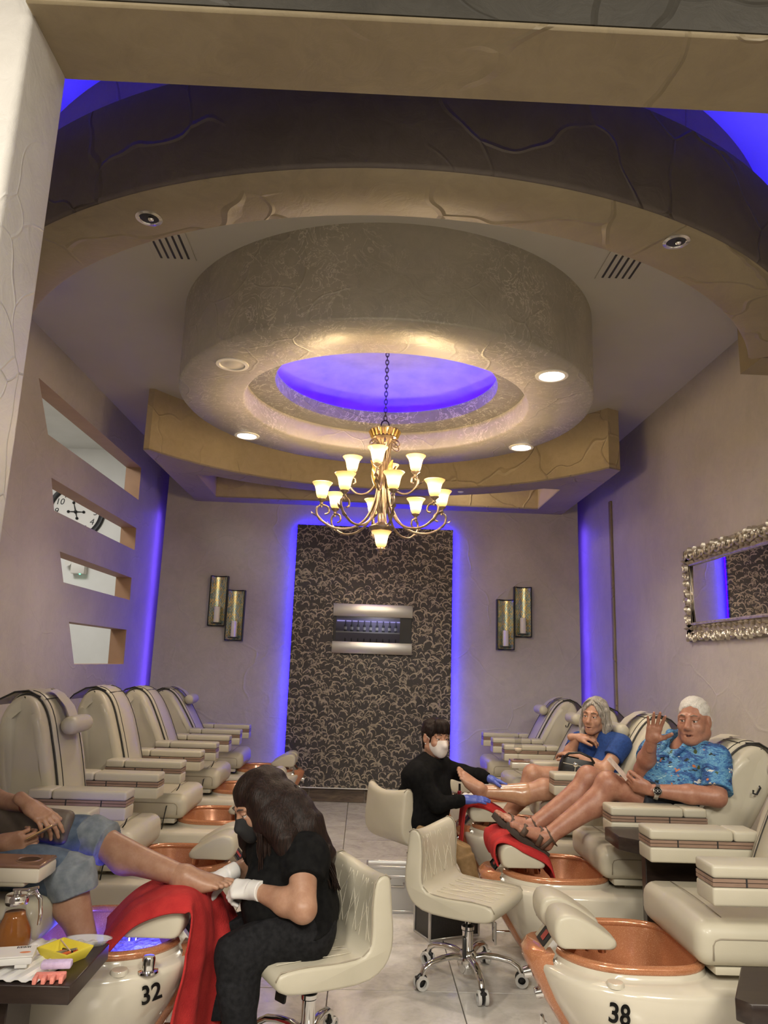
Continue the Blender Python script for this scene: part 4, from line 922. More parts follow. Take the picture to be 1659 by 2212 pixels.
towel('red_towel', 'red terry towel under the sandals of the man', 1, YS[1], [(-.945, .40), (-.935, .475), (-.90, .532), (-.82, .568), (-.75, .597), (-.69, .598), (-.650, .570), (-.645, .52), (-.665, .47)], -.21, .20, .004, 5, thick=.006)
towel('red_towel', 'red terry towel under the bare foot of the grey-haired woman', 1, YS[2], [(-.925, .46), (-.912, .515), (-.82, .566), (-.75, .594), (-.69, .594), (-.642, .558), (-.625, .45), (-.62, .33), (-.63, .24)], -.02, .20, .004, 8, thick=.006)
t = thing('white_towel', 'crumpled white towel on the far footrest pad behind the bare foot', 'towel', (.06, YS[2], 0), PI)
b = B(); g = []
for i in range(13):
    u = i / 12; g.append([(-.66 - .15 * u, -.19 + .15 * v_, .573 + .012 * abs(math.sin(u * 9 + v_ * 5)) - .05 * max(0, .2 - u) ) for v_ in [j / 10 for j in range(11)]])
b.loft(g, False); o = b.obj('cloth', mat('white_terry', (.72, .71, .69), .9), t, 180); o.modifiers.new('s', 'SOLIDIFY').thickness = .006
# water in the two tubs in use, jets lit blue in tub 32
def water_f(c, e):
    def f(nt, b_):
        co = objco(nt); n = noise(nt, co, 26, 4, .6, 1.5); v = nd(nt, 'TexVoronoi', i_Scale=42); lk(nt, co, v.inputs['Vector'])
        bump(nt, b_, math_(nt, 'ADD', n, math_(nt, 'MULTIPLY', v.outputs[0], .6)), 1, .03)
    return f
for ch, c, lb in ((L5[0], (.62, .62, .75), 'blue'), (R5[2], (.45, .38, .33), 'clear')):
    wtr = B(); wtr.loft([z3(basin(.216, .218), .385)], True, True, False); n_ = 26
    wtr.bm.clear(); g = []
    for i in range(9):
        s = i / 8 + .001; g.append([(x, y, .335 + .009 * math.sin(x * 95 + y * 40 + s * 9) * math.sin(y * 80 - x * 30) * (1 - s * .5)) for x, y in basin(.222 * s, .226 * s)])
    wtr.loft(g, True, False, False); wtr.obj('foaming_water', mat('water_' + lb, c, .08, trans=.25, ior=1.33, build=water_f(c, 0)), ch, 180)
for dx, dy, e, colr in ((-.98, -.05, 9, (.06, .07, 1)), (-.84, .07, 7, (.06, .07, 1))):
    l = bpy.data.lights.new('tub_light', 'POINT'); l.energy = e * .55; l.color = colr; l.shadow_soft_size = .03; o = bpy.data.objects.new('tub_light', l); COL.objects.link(o); o.location = (.06 + dx, YS[0] + dy, .375)
knob = thing('jet_knob', 'chrome air knob on the front deck of tub 32', 'knob', (-.70, 2.815, .386))
B().lathe([(0, .052), (.018, .050), (.022, .044), (.022, .008), (.034, .006), (.036, 0)], n=24).obj('knob_body', M_CHROME, knob)
# ================================================================ PEOPLE: smooth-union distance fields meshed with surface nets
V3 = lambda *a: np.array(a, dtype=float)
class Sdf:
    def __init__(s, lo, hi, h):
        s.lo = np.array(lo, float); s.h = h; s.n = np.ceil((np.array(hi, float) - s.lo) / h).astype(int) + 1
        s.F = np.full(s.n, .5, np.float32)
        s.ax = [(s.lo[i] + h * np.arange(s.n[i])).astype(np.float32) for i in range(3)]
    def _sl(s, lo, hi):
        a = np.clip(np.floor((lo - s.lo) / s.h).astype(int), 0, s.n); b = np.clip(np.ceil((hi - s.lo) / s.h).astype(int) + 1, 0, s.n)
        if np.any(b <= a): return None
        sl = tuple(slice(a[i], b[i]) for i in range(3))
        return sl, s.ax[0][sl[0]][:, None, None], s.ax[1][sl[1]][None, :, None], s.ax[2][sl[2]][None, None, :]
    def _mix(s, sl, d, k, op):
        F = s.F[sl]
        if op == 'u':
            h = np.clip(.5 + .5 * (F - d) / k, 0, 1); s.F[sl] = F * (1 - h) + d * h - k * h * (1 - h)
        elif op == 's':
            h = np.clip(.5 - .5 * (F + d) / k, 0, 1); s.F[sl] = F * (1 - h) - d * h + k * h * (1 - h)
        elif op == 'i':
            s.F[sl] = np.maximum(F, d)
    def cap(s, a, b, ra, rb=None, k=.02, op='u'):
        a = np.array(a, float); b = np.array(b, float); rb = ra if rb is None else rb; m = max(ra, rb) + 2 * k + 3 * s.h
        q = s._sl(np.minimum(a, b) - m, np.maximum(a, b) + m)
        if q is None: return s
        sl, X, Y, Z = q; d = b - a; L = max(float(d @ d), 1e-9)
        t = np.clip(((X - a[0]) * d[0] + (Y - a[1]) * d[1] + (Z - a[2]) * d[2]) / L, 0, 1)
        D = np.sqrt((X - a[0] - t * d[0]) ** 2 + (Y - a[1] - t * d[1]) ** 2 + (Z - a[2] - t * d[2]) ** 2) - (ra + (rb - ra) * t)
        s._mix(sl, D, k, op); return s
    def cyl(s, a, b, ra, rb, k=.01):
        # flat-ended cone: sleeves, cuffs, trouser legs
        a = np.array(a, float); b = np.array(b, float); m = max(ra, rb) + 2 * k + 3 * s.h
        q = s._sl(np.minimum(a, b) - m, np.maximum(a, b) + m)
        if q is None: return s
        sl, X, Y, Z = q; d = b - a; L = math.sqrt(float(d @ d)); u = d / L
        t = (X - a[0]) * u[0] + (Y - a[1]) * u[1] + (Z - a[2]) * u[2]
        r = np.sqrt(np.maximum((X - a[0] - t * u[0]) ** 2 + (Y - a[1] - t * u[1]) ** 2 + (Z - a[2] - t * u[2]) ** 2, 0))
        D = np.maximum(r - (ra + (rb - ra) * np.clip(t / L, 0, 1)), np.abs(t - L / 2) - L / 2)
        s._mix(sl, D, k, 'u'); return s
    def ell(s, c, r, M=None, k=.02, op='u'):
        c = np.array(c, float); r = np.array(r, float); m = r.max() + 2 * k + 3 * s.h
        q = s._sl(c - m, c + m)
        if q is None: return s
        sl, X, Y, Z = q; X = X - c[0]; Y = Y - c[1]; Z = Z - c[2]
        if M is not None: x, y, z = [M[0, i] * X + M[1, i] * Y + M[2, i] * Z for i in range(3)]
        else: x, y, z = X, Y, Z
        k0 = np.sqrt((x / r[0]) ** 2 + (y / r[1]) ** 2 + (z / r[2]) ** 2); k1 = np.sqrt((x / r[0] ** 2) ** 2 + (y / r[1] ** 2) ** 2 + (z / r[2] ** 2) ** 2)
        s._mix(sl, k0 * (k0 - 1) / np.maximum(k1, 1e-6), k, op); return s
    def plane(s, p, n):
        # keep the side opposite to n
        n = np.array(n, float); n /= np.linalg.norm(n); p = np.array(p, float)
        D = (s.ax[0][:, None, None] - p[0]) * n[0] + (s.ax[1][None, :, None] - p[1]) * n[1] + (s.ax[2][None, None, :] - p[2]) * n[2]
        s.F = np.maximum(s.F, D.astype(np.float32)); return s
    def chain(s, pts, rs, k=.02):
        for i in range(len(pts) - 1): s.cap(pts[i], pts[i + 1], rs[i], rs[i + 1], k)
        return s
    def wrinkle(s, amp, freq, seed=0, vec=None):
        r = np.random.RandomState(seed); A = 0
        X, Y, Z = s.ax[0][:, None, None], s.ax[1][None, :, None], s.ax[2][None, None, :]
        for i in range(5):
            d = r.randn(3) if vec is None else np.array(vec) + .5 * r.randn(3); d = d / np.linalg.norm(d) * freq * (.7 + .25 * i)
            e = r.randn(3) * freq * .35
            A = A + np.sin(X * d[0] + Y * d[1] + Z * d[2] + 1.3 * np.sin(X * e[0] + Y * e[1] + Z * e[2] + i) + r.rand() * 6) / (1 + .4 * i)
        s.F = s.F + (amp * .45 * A).astype(np.float32); return s
    def mesh(s):
        F = s.F; I = F < 0
        c = I[:-1, :-1, :-1].astype(np.int8)
        for dx in (0, 1):
            for dy in (0, 1):
                for dz in (0, 1):
                    if dx + dy + dz: c = c + I[dx:F.shape[0] - 1 + dx, dy:F.shape[1] - 1 + dy, dz:F.shape[2] - 1 + dz]
        cells = np.argwhere((c > 0) & (c < 8)); idx = np.full(c.shape, -1, np.int32); idx[tuple(cells.T)] = np.arange(len(cells))
        acc = np.zeros((len(cells), 3)); cnt = np.zeros(len(cells))
        for ax in range(3):
            for u in (0, 1):
                for v in (0, 1):
                    o = np.zeros(3, int); o[(ax + 1) % 3] = u; o[(ax + 2) % 3] = v; e = np.zeros(3, int); e[ax] = 1
                    a = F[tuple((cells + o).T)]; b = F[tuple((cells + o + e).T)]; m = (a < 0) != (b < 0)
                    t = np.where(m, a / np.where(a == b, 1, a - b), 0); p = o + np.outer(t, e)
                    acc[m] += p[m]; cnt[m] += 1
        V = s.lo + s.h * (cells + acc / cnt[:, None]); Q = []
        for ax in range(3):
            e = [slice(None)] * 3; e2 = [slice(None)] * 3; e[ax] = slice(0, -1); e2[ax] = slice(1, None)
            A = I[tuple(e)]; Bb = I[tuple(e2)]; ed = np.argwhere(A != Bb); b1, b2 = (ax + 1) % 3, (ax + 2) % 3
            ok = (ed[:, b1] > 0) & (ed[:, b2] > 0) & (ed[:, b1] < F.shape[b1] - 1) & (ed[:, b2] < F.shape[b2] - 1); ed = ed[ok]
            if not len(ed): continue
            o1 = np.zeros(3, int); o1[b1] = 1; o2 = np.zeros(3, int); o2[b2] = 1
            q = np.stack([idx[tuple((ed - o1 - o2).T)], idx[tuple((ed - o2).T)], idx[tuple(ed.T)], idx[tuple((ed - o1).T)]], 1)
            fl_ = ~A[tuple(ed.T)]; q[fl_] = q[fl_][:, ::-1]; Q.append(q)
        return V, np.concatenate(Q)
def merge(name, sdfs, m):
    Vs, Qs, n = [], [], 0
    for s in sdfs:
        v, q = s.mesh(); Vs.append(v); Qs.append(q + n); n += len(v)
    V = np.concatenate(Vs).astype(np.float32); Q = np.concatenate(Qs).astype(np.int32)
    me = bpy.data.meshes.new(name); me.vertices.add(len(V)); me.vertices.foreach_set('co', V.ravel()); me.loops.add(Q.size); me.loops.foreach_set('vertex_index', Q.ravel())
    me.polygons.add(len(Q)); me.polygons.foreach_set('loop_start', np.arange(0, Q.size, 4, dtype=np.int32)); me.polygons.foreach_set('loop_total', np.full(len(Q), 4, np.int32))
    me.update(calc_edges=True); me.validate(); return fin(me, m, 180)
def part(name, sdfs, m, parent, **kw): return link(merge(name, sdfs if isinstance(sdfs, list) else [sdfs], m), name, parent, True, **kw)
def frame(fwd, up=(0, 0, 1)):
    f = np.array(fwd, float); f /= np.linalg.norm(f); r = np.cross(f, np.array(up, float)); r /= np.linalg.norm(r); return np.stack([r, f, np.cross(r, f)], 1)   # columns right, forward, up
def skin_f(c1, c2, c3):
    def f(nt, b):
        co = objco(nt); n = noise(nt, co, 22, 5, .6); n2 = noise(nt, co, 130, 3)
        lk(nt, mixc(nt, ramp(nt, n2, [(.45, (0, 0, 0)), (.8, (.5, .5, .5))]), ramp(nt, n, [(.32, c1), (.5, c2), (.68, c3)]), c3), b.inputs['Base Color']); bump(nt, b, n2, .12, .0015)
    return f
SK_M = mat('skin_ruddy', (.5, .3, .22), .42, sss=.06, build=skin_f((.42, .215, .145), (.37, .175, .115), (.31, .13, .085)))
SK_W = mat('skin_warm', (.55, .33, .23), .40, sss=.06, build=skin_f((.47, .265, .175), (.43, .23, .15), (.37, .18, .115)))
SK_O = mat('skin_oiled', (.58, .36, .24), .26, coat=.35, sss=.05, build=skin_f((.50, .29, .18), (.46, .26, .155), (.41, .21, .125)))
SK_T = mat('skin_tan', (.48, .29, .19), .42, sss=.06, build=skin_f((.40, .23, .155), (.36, .20, .13), (.31, .16, .10)))
M_EYE = mat('eye_white', (.48, .43, .40), .25); M_IRIS = mat('iris_brown', (.035, .02, .012), .15); M_LIP = mat('lip', (.42, .16, .13), .4); M_BROW = mat('brow_dark', (.05, .035, .03), .7); M_MOUTH = mat('mouth_dark', (.06, .015, .012), .6)
def P_(c, M, s, p): return np.array(c, float) + M @ (np.array(p, float) * s)
def head(c, fwd, up=(0, 0, 1), s=1.0, jaw=1.0, nose=1.0, fat=1.0, neck_to=None, h=.0032, nr=.055, open_=0):
    M = frame(fwd, up); c = np.array(c, float); g = Sdf(c - .165 * s, c + .165 * s, h); L = lambda x, y, z: P_(c, M, s, (x, y, z))
    E = lambda p, r, k=.02, op='u': g.ell(L(*p), np.array(r) * s, M, k * s, op)
    C = lambda a, b, ra, rb=None, k=.012, op='u': g.cap(L(*a), L(*b), ra * s, (ra if rb is None else rb) * s, k * s, op)
    E((0, -.020, .030), (.074, .092, .086)); E((0, .025, -.030), (.060 * fat, .066, .086), .03)
    for q in (-1, 1):
        C((q * .050 * fat, -.005, -.060), (q * .018, .066, -.098), .026 * jaw, .022 * jaw, .03)
        E((q * .040 * fat, .060, -.032), (.024, .022, .024), .025); C((q * .014, .082, .026), (q * .046, .070, .024), .010, .009, .014)
    E((0, .074, -.100), (.022 * jaw, .018, .017), .02)
    for q in (-1, 1): E((q * .031, .098, .002), (.019, .017, .013), .012, 's')
    C((0, .084, .012), (0, .104, -.030), .009 * nose, .0135 * nose, .012); E((0, .106, -.035), (.013 * nose, .012, .011), None or .008)
    for q in (-1, 1): E((q * .0125 * nose, .093, -.039), (.0095, .012, .009), .008)
    E((0, .082, -.062), (.030, .016, .022), .02)
    C((-.020, .088, -.066), (.020, .088, -.066), .006, None, .008); C((-.016, .086, -.080 - open_ * .5), (.016, .086, -.080 - open_ * .5), .007, None, .008)
    E((0, .100, -.0725 - open_ * .3), (.024, .014, .0022 + open_), .004, 's')
    for q in (-1, 1):
        E((q * .031, .0785, .0085), (.019, .0105, .0062), .005); E((q * .031, .0765, -.0085), (.017, .0095, .0055), .006)
        E((q * .077 * (.5 + .5 * fat), -.012, -.006), (.009, .019, .032), .008); E((q * .088 * (.5 + .5 * fat), -.006, -.002), (.007, .010, .018), .005, 's')
    if neck_to is not None: g.cap(L(0, -.030, -.075), np.array(neck_to, float), nr * s, nr * 1.08 * s, .03)
    return g, M, L
def face(L, M, s, parent, lips=M_LIP, brow=M_BROW, open_=0, brows=True, mouth=True, squint=1.0):
    for q in (-1, 1):
        e = B().ball(L(q * .031, .0735, -.0005), .0128 * s, 14, 10).obj('eye', M_EYE, parent, 180, world=True)
        B().ball(L(q * .031 + .001, .0810, -.0005), .0066 * s, 10, 8).obj('iris', M_IRIS, e, 180, world=True)
        if brows: B().tube([L(q * .014, .092, .026), L(q * .030, .0905, .0325), L(q * .048, .076, .027)], [.0026 * s, .0036 * s, .0018 * s], 6).obj('eyebrow', brow, parent, 180, world=True)
    if mouth:
        B().tube([L(-.023, .0845, -.0705), L(-.010, .0945, -.0655), L(0, .0955, -.0675), L(.010, .0945, -.0655), L(.023, .0845, -.0705)], [.0015 * s, .0042 * s, .004 * s, .0042 * s, .0015 * s], 8).obj('upper_lip', lips, parent, 180, world=True)
        B().tube([L(-.020, .085, -.073 - open_), L(0, .0945, -.0795 - open_), L(.020, .085, -.073 - open_)], [.0015 * s, .0058 * s, .0015 * s], 8).obj('lower_lip', lips, parent, 180, world=True)
        if open_: B().ball(L(0, .086, -.0735 - open_ * .5), (.016 * s, .010 * s, .004 * s + open_ * .6), 12, 8).obj('open_mouth', M_MOUTH, parent, 180, world=True)
def hand(wrist, fdir, pn, thumb, curls, spread=1.0, s=1.0, h=.0028, e=0, thumb_pose=(.9, .5), back=.05):
    # fdir: towards the fingers, pn: palm normal (fingers curl that way), thumb: +-1 side along cross(fdir, pn)
    w = np.array(wrist, float); f = np.array(fdir, float); f /= np.linalg.norm(f); n = np.array(pn, float); n -= f * (n @ f); n /= np.linalg.norm(n); l = np.cross(f, n) * thumb
    g = Sdf(w - .21 * s, w + .21 * s, h); Q = lambda a, b, c: w + (f * a + l * b + n * c) * s
    g.cap(Q(-back, 0, 0), Q(.02, 0, 0), (.026 + e) * s, (.027 + e) * s, .015)
    for i, b in enumerate((.028, .010, -.009, -.026)):
        g.cap(Q(.015, b * .55, .002), Q(.082 - (i == 3) * .010, b, 0), (.0175 + e) * s, (.0125 + e) * s, .016)
    g.ell(Q(.040, .020, .010), np.array((.022, .020, .016)) * s + e, None, .015)
    for i, (b, Ls) in enumerate(zip((.029, .0105, -.0085, -.0265), ((.042, .025, .021), (.046, .029, .022), (.042, .027, .021), (.033, .020, .018)))):
        p = Q(.084 - (i == 3) * .010, b, 0); a = 0; sp = (.16, .04, -.08, -.22)[i] * spread; cu = curls[i]; cu = cu if isinstance(cu, (tuple, list)) else (cu, cu, cu * .7)
        r = (.0098, .0100, .0096, .0084)[i] + e
        for j, (Lk, c_) in enumerate(zip(Ls, cu)):
            a += c_; d = (f * math.cos(sp) + l * math.sin(sp)) * math.cos(a) + n * math.sin(a); q = p + d * Lk * s; r2 = r - .0011
            g.cap(p, q, r * s, r2 * s, .0045); p, r = q, r2
    p = Q(.022, .026, .006); out, bend = thumb_pose
    d = f * math.cos(out) + l * math.sin(out) + n * .25; d /= np.linalg.norm(d); q = p + d * .045 * s; g.cap(p, q, (.0155 + e) * s, (.012 + e) * s, .012)
    d2 = f * math.cos(out - bend) + l * math.sin(out - bend) + n * .35; d2 /= np.linalg.norm(d2); q2 = q + d2 * .032 * s; g.cap(q, q2, (.0118 + e) * s, (.0105 + e) * s, .005)
    d3 = f * math.cos(out - 1.3 * bend) + l * math.sin(out - 1.3 * bend) + n * .35; d3 /= np.linalg.norm(d3); g.cap(q2, q2 + d3 * .022 * s, (.0105 + e) * s, (.009 + e) * s, .005)
    return g
def foot(ankle, heel, tdir, up, s=1.0, side=1, h=.003, toes=True, shin=None):
    a = np.array(ankle, float); H = np.array(heel, float); f = np.array(tdir, float); f /= np.linalg.norm(f); u = np.array(up, float); u -= f * (u @ f); u /= np.linalg.norm(u); l = np.cross(f, u) * side  # l: big-toe side
    g = Sdf(np.minimum(a, H) - .27 * s, np.maximum(a, H) + .27 * s, h); Q = lambda x, y, z: H + (f * x + l * y + u * z) * s
    g.ell(Q(.028, 0, .030), np.array((.034, .028, .032)) * s, np.stack([f, l, u], 1), .02)
    g.cap(Q(.045, 0, .062), a, .032 * s, .034 * s, .03)
    if shin is not None: g.cap(a, shin, .034 * s, .040 * s, .03)
    for y0, y1, x1, r in ((.012, .030, .175, .020), (.004, .012, .178, .017), (-.006, -.008, .170, .016), (-.012, -.026, .155, .016)):
        g.cap(Q(.06, y0, .050), Q(x1, y1, .020), .027 * s, r * s, .025)
    g.cap(Q(.04, -.012, .026), Q(.12, -.022, .018), .022 * s, .019 * s, .03)
    for q in (-1, 1): g.ell(a + l * q * .026 * s, np.array((.013, .013, .016)) * s, None, .012)
    if toes:
        for y, x, L_, r in ((.034, .180, .050, .0150), (.013, .186, .046, .0100), (-.003, .180, .040, .0095), (-.017, .171, .034, .0090), (-.030, .160, .028, .0090)):
            g.cap(Q(x - .02, y, .020), Q(x + L_ * .5, y, .020), r * s * .95, r * s * .9, .006); g.cap(Q(x + L_ * .5, y, .020), Q(x + L_ * .85, y * 1.03, .016), r * s * .95, r * s, .004)
    return g
def bounds(*pts, m=.16):
    p = np.array(pts, float); return p.min(0) - m, p.max(0) + m
def torso(g, J, e=0, belly=0, chest=1.0, bust=0, k=.06, w=1.0):
    sl, sr, hl, hr = [np.array(J[k_], float) for k_ in ('sl', 'sr', 'hl', 'hr')]; S0 = (sl + sr) / 2; H0 = (hl + hr) / 2; up = S0 - H0; up /= np.linalg.norm(up); ac = sr - sl; ac /= np.linalg.norm(ac)
    fw = np.cross(up, ac); fw /= np.linalg.norm(fw); L = np.linalg.norm(S0 - H0)
    g.cap(hl, hr, .105 * w + e, None, k); mid = H0 + up * L * .45
    for s_, h_ in ((sl, hl), (sr, hr)):
        a = s_ * .62 + S0 * .38 - up * .07; b = h_ * .55 + H0 * .45 + up * .05
        g.cap(a, b, .088 * w * chest + e, .098 * w + e, k); g.cap(s_ - up * .01, S0 + up * .015, .058 * w + e, .060 + e, k)
    g.cap(S0 - up * .14 + fw * .02, mid, .115 * w * chest + e, .105 * w + e, k)
    if belly: g.ell(mid + fw * .06 - up * .03, (.13 + belly, .13 + belly, .15 + belly), None, .06)
    if bust:
        for q in (-1, 1): g.ell(S0 - up * .17 + fw * (.085 + bust * .3) + ac * q * .075, (.07 + bust, .065 + bust, .07 + bust), None, .05)
    return up, ac, fw, S0, H0
def cloth_f(c1, c2, sc=40, bs=.35):
    return mottled(c1, c2, sc, bs, .0015, 500)
M_BLK = mat('black_cotton', (.012, .012, .013), .9, spec=.12, build=cloth_f((.004, .004, .0045), (.009, .009, .009)))
M_BLKJ = mat('black_denim', (.015, .015, .017), .85, spec=.15, build=cloth_f((.007, .007, .008), (.016, .016, .018), 60))
M_KHAKI = mat('khaki_twill', (.26, .16, .07), .8, build=cloth_f((.23, .14, .06), (.30, .19, .09)))
M_NAVY = mat('navy_shorts', (.02, .024, .035), .8, build=cloth_f((.014, .017, .026), (.028, .033, .046)))
M_DENIM = mat('blue_denim', (.08, .11, .16), .85, build=cloth_f((.05, .075, .12), (.10, .135, .19), 30))
M_DENIMI = mat('pale_denim_cuff', (.17, .20, .23), .85, build=cloth_f((.12, .145, .175), (.23, .26, .29), 26, .6))
M_BLUEK = mat('royal_blue_knit', (.015, .05, .20), .85, build=cloth_f((.012, .04, .17), (.02, .065, .25), 70))
M_GLOVEW = mat('white_latex', (.66, .64, .62), .45, sss=.08); M_GLOVEB = mat('blue_nitrile', (.075, .11, .42), .38, build=mottled((.06, .09, .36), (.09, .13, .47), 30, .3, .001, 120))
def hair_f(c1, c2, sc=(50, 50, 5)):
    def f(nt, b):
        co = objco(nt, sc); n = noise(nt, co, 3, 4, .6, .6)
        lk(nt, ramp(nt, n, [(.32, c1), (.68, c2)]), b.inputs['Base Color']); bump(nt, b, n, .8, .004)
    return f
M_HDARK = mat('dark_brown_hair', (.02, .011, .008), .46, spec=.25, build=hair_f((.005, .003, .0025), (.022, .010, .007)))
M_HGREY = mat('silver_grey_hair', (.33, .30, .26), .45, build=hair_f((.16, .14, .12), (.50, .46, .40)))
M_HWHITE = mat('white_hair', (.60, .57, .53), .5, build=hair_f((.48, .45, .41), (.70, .67, .63), (80, 80, 30)))
def strands(b, paths, n, r, seed, jit=.012):
    rnd = random.Random(seed)
    for _ in range(n):
        p = rnd.choice(paths); o = Vector((rnd.gauss(0, jit), rnd.gauss(0, jit), rnd.gauss(0, jit * .5))); a = rnd.uniform(.0, .2); pts = [Vector(q) + o * (.4 + .8 * i / len(p)) for i, q in enumerate(p)]
        sm = []
        for i in range(len(pts) - 1):
            p0, p1, p2, p3 = pts[max(i - 1, 0)], pts[i], pts[i + 1], pts[min(i + 2, len(pts) - 1)]
            for k in range(4):
                t = k / 4; sm.append(.5 * ((2 * p1) + (p2 - p0) * t + (2 * p0 - 5 * p1 + 4 * p2 - p3) * t * t + (3 * p1 - p0 - 3 * p2 + p3) * t ** 3))
        sm.append(pts[-1]); m = len(sm); b.tube(sm, [r * (.5 + .5 * min(1, i / 4)) * (1 - .75 * max(0, i / m - .6) / .4) for i in range(m)], 4)
def person(label, loc): return thing('person', label, 'person', loc, 0)
# ---------------------------------------------------------------- the man in chair 39
def man():
    t = person('person with white hair in blue tropical shirt and sandals, waving from a pedicure chair', (1.6, 4.15, 0))
    J = dict(sl=(1.865, 3.97, 1.03), sr=(1.69, 4.34, 1.035), hl=(1.74, 4.06, .715), hr=(1.70, 4.27, .715))
    # sl is his left shoulder (nearest the camera)
    eN, wN, hN = V3(1.80, 3.865, .848), V3(1.490, 3.93, .862), V3(1.30, 3.985, .905)
    eF, wF = V3(1.555, 4.19, .925), V3(1.545, 4.03, 1.095)
    kN, aN, kF, aF = V3(1.315, 4.045, .865), V3(1.000, 4.035, .612), V3(1.275, 4.255, .865), V3(.962, 4.225, .622)
    hc = V3(1.80, 4.085, 1.205)
    lo, hi = bounds(J['sl'], J['sr'], eN, eF, kN, kF, aN, aF, wF, wN, J['hl'], J['hr'])
    g = Sdf(lo, hi, .0065); up, ac, fw, S0, H0 = torso(g, J, -.014, .0)
    g.cap(S0 + up * .02, hc + V3(.01, .02, -.07), .062, .058, .03)
    for s_, e_, w_, r in ((V3(*J['sl']), eN, wN, 1), (V3(*J['sr']), eF, wF, 1)):
        g.cap(s_ - up * .01, e_, .052, .049, .03); m = e_ * .6 + w_ * .4; g.cap(e_, m, .048, .047, .02); g.cap(m, w_, .046, .029, .02)
    for h_, k_, a_ in ((V3(*J['hl']), kN, aN), (V3(*J['hr']), kF, aF)):
        g.cap(h_, k_, .088, .058, .03); g.ell(k_ + V3(-.012, 0, .012), (.055, .054, .054), None, .03)
        c = k_ * .68 + a_ * .32 + V3(.03, 0, -.02); g.cap(k_, c, .053, .056, .03); g.cap(c, a_, .054, .034, .03); g.cap(k_, a_, .045, .033, .03)
    hd, M, L = head(hc, (-.66, -.75, -.03), (0, 0, 1), 1.0, 1.2, 1.25, 1.06, S0 + up * .0, .003, .068, .004)
    # raised right hand, palm to the camera; left hand holding a card
    h1 = hand(wF, (.02, -.50, .90), (-.40, -.75, -.42), 1, [(.05, .12, .1), (.02, .10, .1), (.03, .12, .1), (.05, .15, .1)], .95, 1.0, thumb_pose=(.85, .2))
    h2 = hand(wN, hN - wN, (.1, .75, .55), -1, [(.7, .9, .6), (.75, .9, .6), (.8, .9, .6), (.85, .9, .6)], .3, .98, thumb_pose=(.35, .1))
    f1 = foot(aN, V3(.985, 4.035, .525), (-.21, 0, .13), (.5, 0, 1), 1.04, -1, shin=aN * .75 + kN * .25); f2 = foot(aF, V3(.950, 4.225, .535), (-.21, 0, .13), (.5, 0, 1), 1.04, 1, shin=aF * .75 + kF * .25)
    part('body', [g, hd, h1, h2, f1, f2], SK_M, t)
    face(L, M, 1.0, t, mat('lip_pale', (.33, .15, .115), .5), mat('brow_grey', (.20, .15, .12), .7), .007)
    # hair: thin white cap, receding at the front
    hh = Sdf(hc - .17, hc + .17, .0035); hh.ell(L(0, -.026, .040), V3(.0745, .0925, .084) + .005, M, .02)
    for q in (-1, 1): hh.cap(L(q * .066, -.03, .0), L(q * .064, -.055, -.045), .022, .018, .02)
    hh.ell(L(0, .088, -.022), (.075, .074, .100), M, .012, 's')
    for q in (-1, 1): hh.ell(L(q * .083, .004, -.01), (.022, .028, .036), M, .01, 's'); hh.ell(L(q * .052, .078, .065), (.030, .030, .030), M, .01, 's')
    hh.wrinkle(.003, 140, 4); part('hair', hh, M_HWHITE, t)
    # shirt
    lo, hi = bounds(J['sl'], J['sr'], J['hl'], J['hr'], eN, eF, m=.22)
    s = Sdf(lo, hi, .0065); torso(s, J, .014, .032, k=.06)
    for s_, e_, f in ((V3(*J['sl']), eN, .86), (V3(*J['sr']), eF, .55)): d = s_ + (e_ - s_) * f; s.cap(s_ - up * .012, s_ + (e_ - s_) * .3, .066, .072, .03); s.cyl(s_ + (e_ - s_) * .2, d, .070, .078, .02)
    s.plane(H0 - up * .075, -up); s.wrinkle(.008, 26, 3)
    s.cap(S0 + up * .10, S0 + up * .02 + fw * .03, .055, .066, .012, 's'); s.ell(S0 - up * .06 + fw * .15, (.028, .028, .075), None, .01, 's')
    part('shirt', s, M_ALOHA, t)
    c = Sdf(S0 - .2, S0 + .2, .004)
    for q in (-1, 1):
        c.cap(S0 + up * .100 + ac * q * .070 - fw * .03, S0 + up * .085 + ac * q * .080 + fw * .045, .017, .019, .02); c.cap(S0 + up * .085 + ac * q * .080 + fw * .045, S0 - up * .035 + ac * q * .050 + fw * .135, .018, .011, .02)
    c.cap(S0 + up * .100 - ac * .07 - fw * .03, S0 + up * .100 + ac * .07 - fw * .03, .02, None, .02); part('collar', c, M_ALOHA, t)
    b = B()
    for k in range(4): p = S0 - up * (.09 + .075 * k) + fw * (.148 + .028 * k - .004 * k * k); b.ball(p, .0055, 8, 6)
    for k in range(4): p = S0 - up * (.09 + .075 * k) + fw * (.148 + .028 * k - .004 * k * k); B().ball(p, .0055, 8, 6).obj('button', M_NAVY, t, 180, world=True)
    b.bm.free()
    # shorts
    s = Sdf(*bounds(J['hl'], J['hr'], kN, kF, m=.16), .0065)
    s.cap(J['hl'], J['hr'], .118, None, .05)
    for h_, k_ in ((V3(*J['hl']), kN), (V3(*J['hr']), kF)): s.cyl(h_ + (h_ - k_) * .05, h_ + (k_ - h_) * .62, .102, .094, .04)
    s.wrinkle(.006, 30, 8); part('shorts', s, M_NAVY, t)
    # sandals: thick sole, foot straps
    M_SOLE = mat('brown_rubber', (.035, .022, .016), .7); M_STRAP = mat('brown_leather_strap', (.075, .045, .03), .6)
